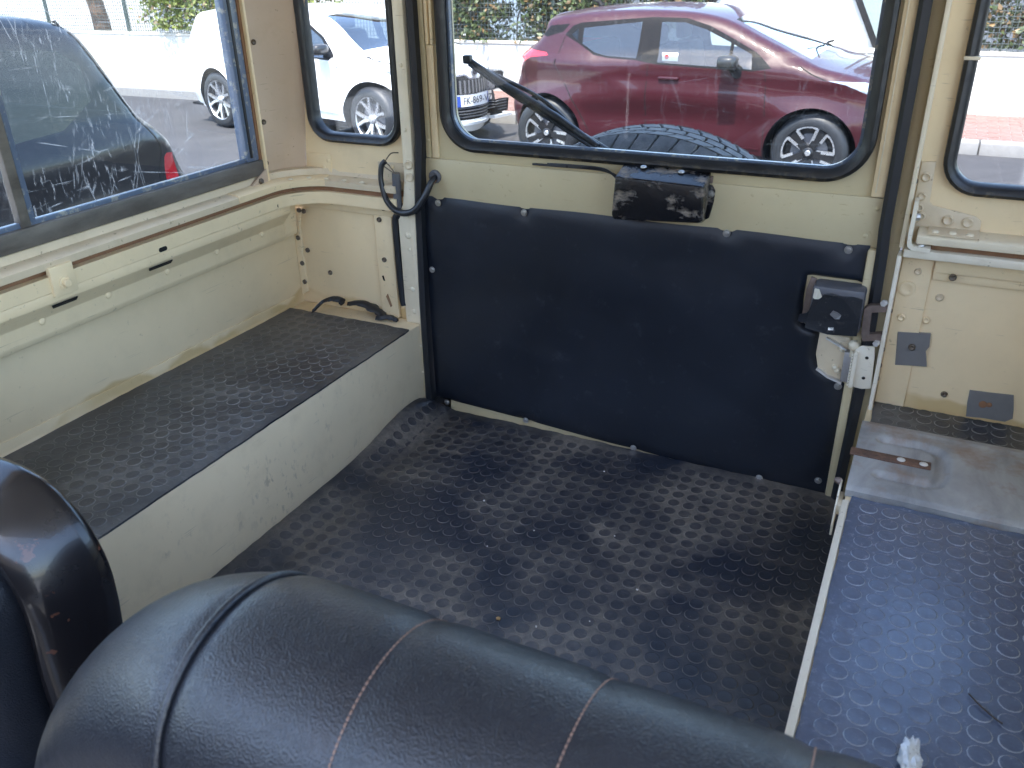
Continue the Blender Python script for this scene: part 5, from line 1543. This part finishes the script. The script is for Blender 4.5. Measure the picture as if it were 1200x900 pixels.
# front face: grille, plate, lower intake, badge
def front_x(y, z):
    best = None
    for i in range(len(wrows) - 1):
        a, b = wrows[i], wrows[i + 1]
        if a[7][0] < 1.2: continue
        if min(a[7][2], b[7][2]) <= z <= max(a[7][2], b[7][2]):
            t = (z - a[7][2]) / ((b[7][2] - a[7][2]) or 1e-9)
            A = [Vector(p).lerp(Vector(q), t) for p, q in zip(a, b)]
            for k in range(len(A) - 1):
                if A[k].y <= y <= A[k + 1].y:
                    s = (y - A[k].y) / (A[k + 1].y - A[k].y); x = A[k].x + (A[k + 1].x - A[k].x) * s
                    best = x if best is None else max(best, x)
    return best if best is not None else 1.9
def face(name, poly, off, mat, th=0.02, par=None, step=0.05):
    """a piece let into the nose: a 2-D outline (y, z) laid over its curved front"""
    dn = dense(poly, step); xs_ = [p.x for p in dn]; zs_ = [p.y for p in dn]
    pts = list(dn); E = [(i, (i + 1) % len(dn)) for i in range(len(dn))]
    y = min(xs_)
    while y < max(xs_):
        z = min(zs_)
        while z < max(zs_):
            if inside((y, z), poly): pts.append(Vector((y, z)))
            z += step
        y += step
    v2, e2, f2, *_ = delaunay_2d_cdt(pts, E, [], 0, 1e-5)
    keep = [f for f in f2 if inside(sum((v2[i] for i in f), Vector((0, 0))) / len(f), poly)]
    fx = [front_x(v.x, v.y) for v in v2]; n = len(v2)
    V = [(fx[i] + off, v2[i].x, v2[i].y) for i in range(n)] + [(fx[i] - th, v2[i].x, v2[i].y) for i in range(n)]
    F = [tuple(f) for f in keep] + [tuple(i + n for i in f) for f in keep]
    cnt = {}
    for f in keep:
        for i in range(len(f)): e = tuple(sorted((f[i], f[(i + 1) % len(f)]))); cnt[e] = cnt.get(e, 0) + 1
    F += [(a, b, b + n, a + n) for (a, b), c in cnt.items() if c == 1]
    return mesh(name, V, F, mat, par or white, 40)
gfr = face('grille_frame', [(-0.56, 0.700), (-0.50, 0.735), (-0.12, 0.745), (-0.07, 0.705), (0.07, 0.705), (0.12, 0.745), (0.50, 0.735), (0.56, 0.700), (0.50, 0.530), (-0.50, 0.530)], 0.004, 'alloy')
gri = face('grille', [(-0.53, 0.695), (-0.49, 0.718), (-0.13, 0.727), (-0.08, 0.687), (0.08, 0.687), (0.13, 0.727), (0.49, 0.718), (0.53, 0.695), (0.48, 0.545), (-0.48, 0.545)], 0.012, 'car_trim')
for k in range(19):
    y = -0.46 + 0.92 * k / 18
    face('grille_bar', [(y - 0.006, 0.552), (y + 0.006, 0.552), (y + 0.006, 0.682), (y - 0.006, 0.682)], 0.022, 'plastic_grey', 0.0, gri, 0.2)
face('lower_intake', [(-0.62, 0.42), (-0.58, 0.425), (0.58, 0.425), (0.62, 0.42), (0.60, 0.29), (-0.60, 0.29)], 0.006, 'car_trim')
for k in range(4):
    face('intake_bar', [(-0.57, 0.315 + 0.03 * k), (0.57, 0.315 + 0.03 * k), (0.57, 0.325 + 0.03 * k), (-0.57, 0.325 + 0.03 * k)], 0.016, 'plastic_grey', 0.0, None, 0.12)
face('bumper_lip', [(-0.66, 0.265), (0.66, 0.265), (0.62, 0.235), (-0.62, 0.235)], 0.03, 'paint_white')
plate = face('number_plate', [(-0.26, 0.425), (0.26, 0.425), (0.26, 0.535), (-0.26, 0.535)], 0.022, 'plate_white', 0.01)
face('plate_band', [(-0.26, 0.426), (-0.215, 0.426), (-0.215, 0.534), (-0.26, 0.534)], 0.0235, 'plate_blue', -0.018, plate)
face('plate_band', [(0.215, 0.426), (0.26, 0.426), (0.26, 0.534), (0.215, 0.534)], 0.0235, 'plate_blue', -0.018, plate)
def lettering(txt, size, M, mat, parent, name, thick=0.0008):
    cu = bpy.data.curves.new(name, 'FONT'); cu.body = txt; cu.size = size; cu.align_x = 'CENTER'; cu.align_y = 'CENTER'; cu.extrude = thick; cu.space_character = 1.05
    tmp = bpy.data.objects.new(name, cu); COL.objects.link(tmp)
    dg = bpy.context.evaluated_depsgraph_get(); me = bpy.data.meshes.new_from_object(tmp.evaluated_get(dg))
    bpy.data.objects.remove(tmp); me.materials.clear(); me.materials.append(MATS[mat])
    o = bpy.data.objects.new(name, me); link_part(o, parent); o.matrix_local = M
    return o
fx = front_x(0, 0.48) + 0.0265
lettering('FK-869-VZ', 0.098, Matrix(((0, 0, 1, fx), (1, 0, 0, 0), (0, 1, 0, 0.482), (0, 0, 0, 1))), 'ink_dark', plate, 'plate_lettering')
bx = front_x(0, 0.760)
tube('badge', [(bx - 0.01, 0, 0.765), (bx + 0.022, 0, 0.760), (bx + 0.026, 0, 0.760)], [0.052, 0.052, 0.046], 'alloy', white, 20)
tube('badge_centre', [(bx + 0.020, 0, 0.760), (bx + 0.030, 0, 0.760)], [0.038, 0.034], 'ink_dark', white, 16)

# --- black car close beside the left window
def navy_shape(x, z):
    return 0.025 * math.exp(-((z - 1.0) / 0.08) ** 2) + 0.02 * math.exp(-((z - 0.70) / 0.10) ** 2) - 0.02
NAVY = dict(
    top=[(-1.98, 0.26), (-2.07, 0.36), (-2.10, 0.52), (-2.085, 0.70), (-2.03, 0.86), (-1.965, 0.98), (-1.88, 1.075), (-1.80, 1.165), (-1.70, 1.345), (-1.62, 1.49), (-1.555, 1.555), (-1.40, 1.60), (-1.0, 1.645), (-0.4, 1.665), (0.1, 1.655), (0.42, 1.59), (0.75, 1.40), (1.08, 1.18), (1.3, 1.09), (1.7, 1.02), (1.95, 0.92), (2.06, 0.76), (2.09, 0.5), (2.05, 0.3), (1.98, 0.26)],
    sill=0.25, wb=2.62, wr=0.335, rim=0.235, ar=0.40, w=0.90, nose=0.26, tail=0.10, belt=1.07, tumble=0.16, crown=0.03, bow=0.06, round=0.11,
    cowl=1.15, hatch=-1.50, paint='paint_navy', shape=navy_shape, pillar='paint_navy', seat=0.15, spokes='twin', turn=5,
    regions=[('side_glass', 'car_glass_dark', [(-1.50, 1.40), (-1.40, 1.47), (-0.80, 1.52), (-0.80, 1.12), (-1.30, 1.15), (-1.50, 1.25)]),
             ('side_glass', 'car_glass_dark', [(-0.74, 1.52), (0.0, 1.53), (0.0, 1.09), (-0.74, 1.115)]),
             ('side_glass', 'car_glass_dark', [(0.06, 1.53), (0.30, 1.49), (0.80, 1.13), (0.80, 1.08), (0.06, 1.09)]),
             ('tail_lamp', 'lamp_red', [(-1.925, 0.935), (-1.865, 0.945), (-1.845, 0.93), (-1.83, 0.76), (-1.89, 0.70), (-1.945, 0.74)]),
             ('head_lamp', 'lamp_clear', [(1.6, 0.86), (1.75, 0.92), (2.1, 0.85), (2.1, 0.74)]),
             ('sill_trim', 'car_trim', [(-0.95, 0.2), (-0.95, 0.33), (0.95, 0.33), (0.95, 0.2)])],
    spans=[('windscreen', 'car_glass_dark', 0.40, 1.12, 1.1, 1.7), ('rear_screen', 'car_glass_dark', -1.82, -1.63, 1.12, 1.48)],
    lines=[('panel_seam', [(-1.50, 1.585), (-1.55, 1.50), (-1.66, 1.30), (-1.78, 1.08), (-1.815, 1.00), (-1.82, 0.94), (-1.79, 0.86), (-1.79, 0.72), (-1.77, 0.60)], 0.009, 'black_gap', 0.0015),
           ('panel_seam', [(-0.77, 0.34), (-0.77, 1.1)], 0.007, 'black_gap', 0.0012), ('panel_seam', [(0.03, 0.34), (0.03, 1.07)], 0.007, 'black_gap', 0.0012)],
    handles=[(-0.62, 0.98), (0.18, 0.98)], mirror=(0.85, 1.10))
build_car('parked_car', 'black car with a red tail lamp parked close beside the scratched sliding window', NAVY, (-3.40, -0.17, GROUND), rad(-90))

# ------------------------------------------------------------------ across the street: kerb, pavers, wall, fence, ivy, gable, tree
kb = None
for k in range(-9, 6):
    x = k * 1.0 + 0.3
    o = box('kerb_stone', (x + 0.004, 8.05, GROUND - 0.1), (x + 0.996, 8.249, PAVE), 'concrete', pv, 0.02)
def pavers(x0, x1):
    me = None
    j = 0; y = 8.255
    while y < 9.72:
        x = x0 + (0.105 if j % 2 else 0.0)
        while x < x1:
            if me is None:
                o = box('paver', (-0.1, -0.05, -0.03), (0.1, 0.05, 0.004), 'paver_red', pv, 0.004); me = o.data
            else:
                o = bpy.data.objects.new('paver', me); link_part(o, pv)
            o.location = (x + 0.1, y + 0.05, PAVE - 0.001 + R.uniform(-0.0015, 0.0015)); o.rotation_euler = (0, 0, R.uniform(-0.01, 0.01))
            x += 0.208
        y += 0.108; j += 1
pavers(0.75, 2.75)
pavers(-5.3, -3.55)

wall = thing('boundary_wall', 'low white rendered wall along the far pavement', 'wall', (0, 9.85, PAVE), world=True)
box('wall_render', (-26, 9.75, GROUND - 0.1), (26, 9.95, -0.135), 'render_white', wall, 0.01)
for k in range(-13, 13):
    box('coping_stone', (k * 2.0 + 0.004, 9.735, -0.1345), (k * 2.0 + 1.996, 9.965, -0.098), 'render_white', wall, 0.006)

plain('fence_green', (0.10, 0.14, 0.12), 0.6, 0.2)
plain('fence_grey', (0.09, 0.105, 0.10), 0.55, 0.3)
def fence(x0, x1, label):
    f = thing('mesh_fence', label, 'fence', ((x0 + x1) / 2, 9.85, -0.1), world=True)
    z0, z1 = -0.098, 1.1
    n = int((x1 - x0) / 2.0); 
    for k in range(n + 1):
        x = x0 + (x1 - x0) * k / n
        box('fence_post', (x - 0.025, 9.83, z0), (x + 0.025, 9.88, z1 + 0.05), 'fence_green', f, 0.004)
    bm = bmesh.new()
    def wire(a, b, t):
        d = Vector(b) - Vector(a); q = bmesh.ops.create_cube(bm, size=1)['verts']
        s = (max(abs(d.x), t), max(abs(d.y), t), max(abs(d.z), t)); c = (Vector(a) + Vector(b)) / 2
        for v in q: v.co = Vector((v.co.x * s[0] + c.x, v.co.y * s[1] + c.y, v.co.z * s[2] + c.z))
    x = x0
    while x < x1:
        wire((x, 9.822, z0), (x, 9.822, z1), 0.007); x += 0.055
    z = z0 + 0.03
    while z < z1:
        wire((x0, 9.815, z), (x1, 9.815, z), 0.007); z += 0.055
    o = finish('mesh_panel', bm, 'fence_grey', f, 0); o['kind'] = 'stuff'
    return f
fence(-18.0, -2.0, 'wire mesh fence with ivy on the white wall, left of the gable')
fence(0.10, 12.1, 'wire mesh fence on the white wall to the right of the gable')

def leaf_mat(name, a, b, trans=0.25):
    t = NT(name)
    oi = t.n('ShaderNodeAttribute', attribute_name='tone').outputs['Fac']
    c = t.mix(oi, a, b)
    t.set(col=c, rough=0.5)
    tl = t.n('ShaderNodeBsdfTranslucent'); t.put(tl.inputs[0], c)
    mx = t.n('ShaderNodeMixShader'); mx.inputs[0].default_value = trans
    t.link(t.b.outputs[0], mx.inputs[1]); t.link(tl.outputs[0], mx.inputs[2]); t.link(mx.outputs[0], t.out.inputs['Surface'])
leaf_mat('ivy_leaf', (0.018, 0.034, 0.010), (0.070, 0.095, 0.028), 0.15)
leaf_mat('dry_leaf', (0.07, 0.045, 0.018), (0.20, 0.12, 0.045), 0.15)
leaf_mat('light_leaf', (0.09, 0.13, 0.025), (0.24, 0.27, 0.06), 0.4)
plain('bark', (0.16, 0.095, 0.06), 0.85, 0, 20, 0.4, 0.6)
plain('twig', (0.12, 0.09, 0.06), 0.8, 0, 30, 0.4)

def leaves(name, n, sample, size, mat, parent, seed):
    rr = random.Random(seed); V, F, tone = [], [], []
    for _ in range(n):
        c = Vector(sample(rr)); s = size * rr.uniform(0.6, 1.25)
        nrm = Vector((rr.gauss(0, 0.55), -0.7 + rr.gauss(0, 0.5), 0.35 + rr.gauss(0, 0.5))).normalized()
        u = nrm.orthogonal().normalized(); u = Quaternion(nrm, rr.uniform(0, 6.28)) @ u; w = nrm.cross(u)
        o = len(V); f = nrm * (-s * 0.18)
        V += [c - u * s * 0.6, c + w * s * 0.42 - u * 0.1 * s + f, c + u * s * 0.75 + f * 0.6, c - w * s * 0.42 - u * 0.1 * s + f]
        F += [(o, o + 1, o + 2), (o, o + 2, o + 3)]
        t = rr.random(); tone += [t] * 4
    me = bpy.data.meshes.new(name); me.from_pydata([tuple(v) for v in V], [], F); me.materials.append(MATS[mat])
    at = me.attributes.new('tone', 'FLOAT', 'POINT'); at.data.foreach_set('value', tone)
    me.shade_smooth()
    return link_part(bpy.data.objects.new(name, me), parent)

def hedge(label, x0, x1, y, z0, z1, dens, seed, dry=0.2, light=False):
    h = thing('ivy_hedge', label, 'hedge', ((x0 + x1) / 2, y, -0.1), world=True)
    rr = random.Random(seed)
    clumps = [(rr.uniform(x0, x1), rr.uniform(z0, z1), rr.uniform(0.12, 0.38)) for _ in range(int((x1 - x0) * 22))]
    def smp(r2):
        cx, cz, cr = r2.choice(clumps)
        a, q = r2.uniform(0, 6.28), cr * math.sqrt(r2.random())
        return (min(max(cx + q * math.cos(a), x0), x1), y + r2.gauss(0, 0.10), max(z0, cz + q * math.sin(a) * 0.8))
    n = int((x1 - x0) * dens)
    o = leaves('foliage', int(n * (1 - dry)), smp, 0.058, 'light_leaf' if light else 'ivy_leaf', h, seed); o['kind'] = 'stuff'
    o = leaves('dry_foliage', int(n * dry), smp, 0.055, 'dry_leaf', h, seed + 1); o['kind'] = 'stuff'
    for k in range(int((x1 - x0) * 2.2)):
        a = rr.uniform(x0, x1)
        tube('stem', spline([(a, y + 0.06, z0 - 0.02), (a + rr.uniform(-0.2, 0.2), y + 0.08, z0 + 0.35), (a + rr.uniform(-0.5, 0.5), y + 0.03, z0 + 0.8), (a + rr.uniform(-0.8, 0.8), y, z1)], 4), 0.012, 'twig', h, 5)
    return h
hedge('dense ivy with dry brown leaves behind the fence above the plum car', -6.2, -2.0, 9.95, -0.10, 1.15, 6500, 11, 0.22)
hedge('thin ivy behind the fence to the right of the gable', 0.25, 4.2, 9.98, -0.05, 1.15, 2600, 12, 0.35)
hedge('sunlit yellow green climber hanging over the wall beyond the white car', -11.4, -7.4, 9.72, -0.02, 1.2, 2200, 13, 0.12, True)

# gable end of a low white building behind the wall
gb = thing('garden_building', 'white gable end with dark verge rising behind the wall above the plum car', 'building', (-0.95, 10.4, GROUND), world=True)
extr('gable_wall', [(-2.20, -0.9), (0.045, -0.9), (0.045, -0.08), (-0.96, 1.78), (-2.20, -0.08)], 'y', 10.02, 13.0, 'house_white', gb, 0.004)
def verge(a, b, nm):
    sweep(nm, [a, b], [(-0.035, -0.02), (0.035, -0.02), (0.035, 2.9), (-0.035, 2.9)], 'trim_black', gb, up=(0, 1, 0))
verge((0.115, 9.99, -0.17), (-0.93, 9.99, 1.80), 'verge_board')
verge((-2.27, 9.99, -0.17), (-0.99, 9.99, 1.80), 'verge_board')

# white house further left, behind the wall
hs_ = thing('house', 'plain white house wall beyond the white car', 'house', (-14, 13.5, GROUND), world=True)
holes = []
box('house_wall', (-19.0, 12.4, GROUND - 0.1), (-6.6, 18.0, 4.8), 'house_white', hs_, 0.02)
for x in (-17.2, -14.2, -11.2, -8.4):
    w_ = box('window', (x - 0.55, 12.36, 1.6), (x + 0.55, 12.41, 3.0), 'trim_black', hs_, 0.01)
    box('pane', (x - 0.49, 12.345, 1.66), (x - 0.02, 12.358, 2.94), 'car_glass_dark', w_, 0.002)
    box('pane', (x + 0.02, 12.345, 1.66), (x + 0.49, 12.358, 2.94), 'car_glass_dark', w_, 0.002)
    box('sill', (x - 0.62, 12.30, 1.54), (x + 0.62, 12.41, 1.595), 'concrete', w_, 0.006)
extr('roof', [(12.1, 4.75), (18.3, 4.75), (15.2, 6.3)], 'x', -19.3, -6.3, 'paver_red', hs_, 0.01)

# street tree beyond the wall
def tree(x, y, label, seed, h=4.6):
    t = thing('street_tree', label, 'tree', (x, y, GROUND), world=True)
    rr = random.Random(seed)
    tr = tube('trunk', spline([(x, y, GROUND - 0.1), (x + 0.05, y, 0.0), (x - 0.06, y, 0.7), (x - 0.02, y, 1.5)], 5), [0.17 - 0.004 * i for i in range(16)], 'bark', t, 12)
    tips = []
    for k in range(9):
        a = rr.uniform(0, 6.28); q = rr.uniform(0.5, 1.3); zz = rr.uniform(0.7, 1.4) if k > 1 else 0.5
        tip = (x + q * math.cos(a), y + q * math.sin(a), zz + rr.uniform(1.0, 2.2)); tips.append(tip)
        tube('limb', spline([(x - 0.03, y, zz), (x + q * 0.4 * math.cos(a), y + q * 0.4 * math.sin(a), zz + 0.5), tip], 4), [0.075 - 0.007 * i for i in range(9)], 'bark', t, 7)
    def smp(r2):
        c = r2.choice(tips); v = Vector((r2.gauss(0, 1), r2.gauss(0, 1), r2.gauss(0, 0.8))).normalized() * (0.75 * r2.random() ** 0.5)
        return (c[0] + v.x, c[1] + v.y, c[2] + v.z)
    leaves('crown', 2600, smp, 0.11, 'light_leaf', t, seed)['kind'] = 'stuff'
tree(-13.6, 10.6, 'brown tree trunk rising over the wall past the black car', 5)

# terraced house on the near side of the street, behind the vehicle
paint('stucco_ochre', (0.42, 0.27, 0.16), rough=0.85, dirt=0.2)
nh = thing('house', 'ochre stucco house front facing the parked cars from across the street', 'house', (-2, -18, GROUND), world=True)
box('house_wall', (-16, -22, GROUND - 0.1), (12, -16, 4.3), 'stucco_ochre', nh, 0.02)
extr('roof', [(-22.4, 4.25), (-15.6, 4.25), (-19, 6.0)], 'x', -16.3, 12.3, 'paver_red', nh, 0.01)
for k in range(9):
    x = -14.2 + 3.05 * k
    w_ = box('window', (x - 0.6, -16.01, 0.6), (x + 0.6, -15.96, 2.2), 'trim_black', nh, 0.01)
    box('shutter', (x - 1.15, -16.01, 0.6), (x - 0.62, -15.95, 2.2), 'house_white', nh, 0.005)
    box('shutter', (x + 0.62, -16.01, 0.6), (x + 1.15, -15.95, 2.2), 'house_white', nh, 0.005)
for o in SC.objects:
    if '_off' in o: del o['_off']
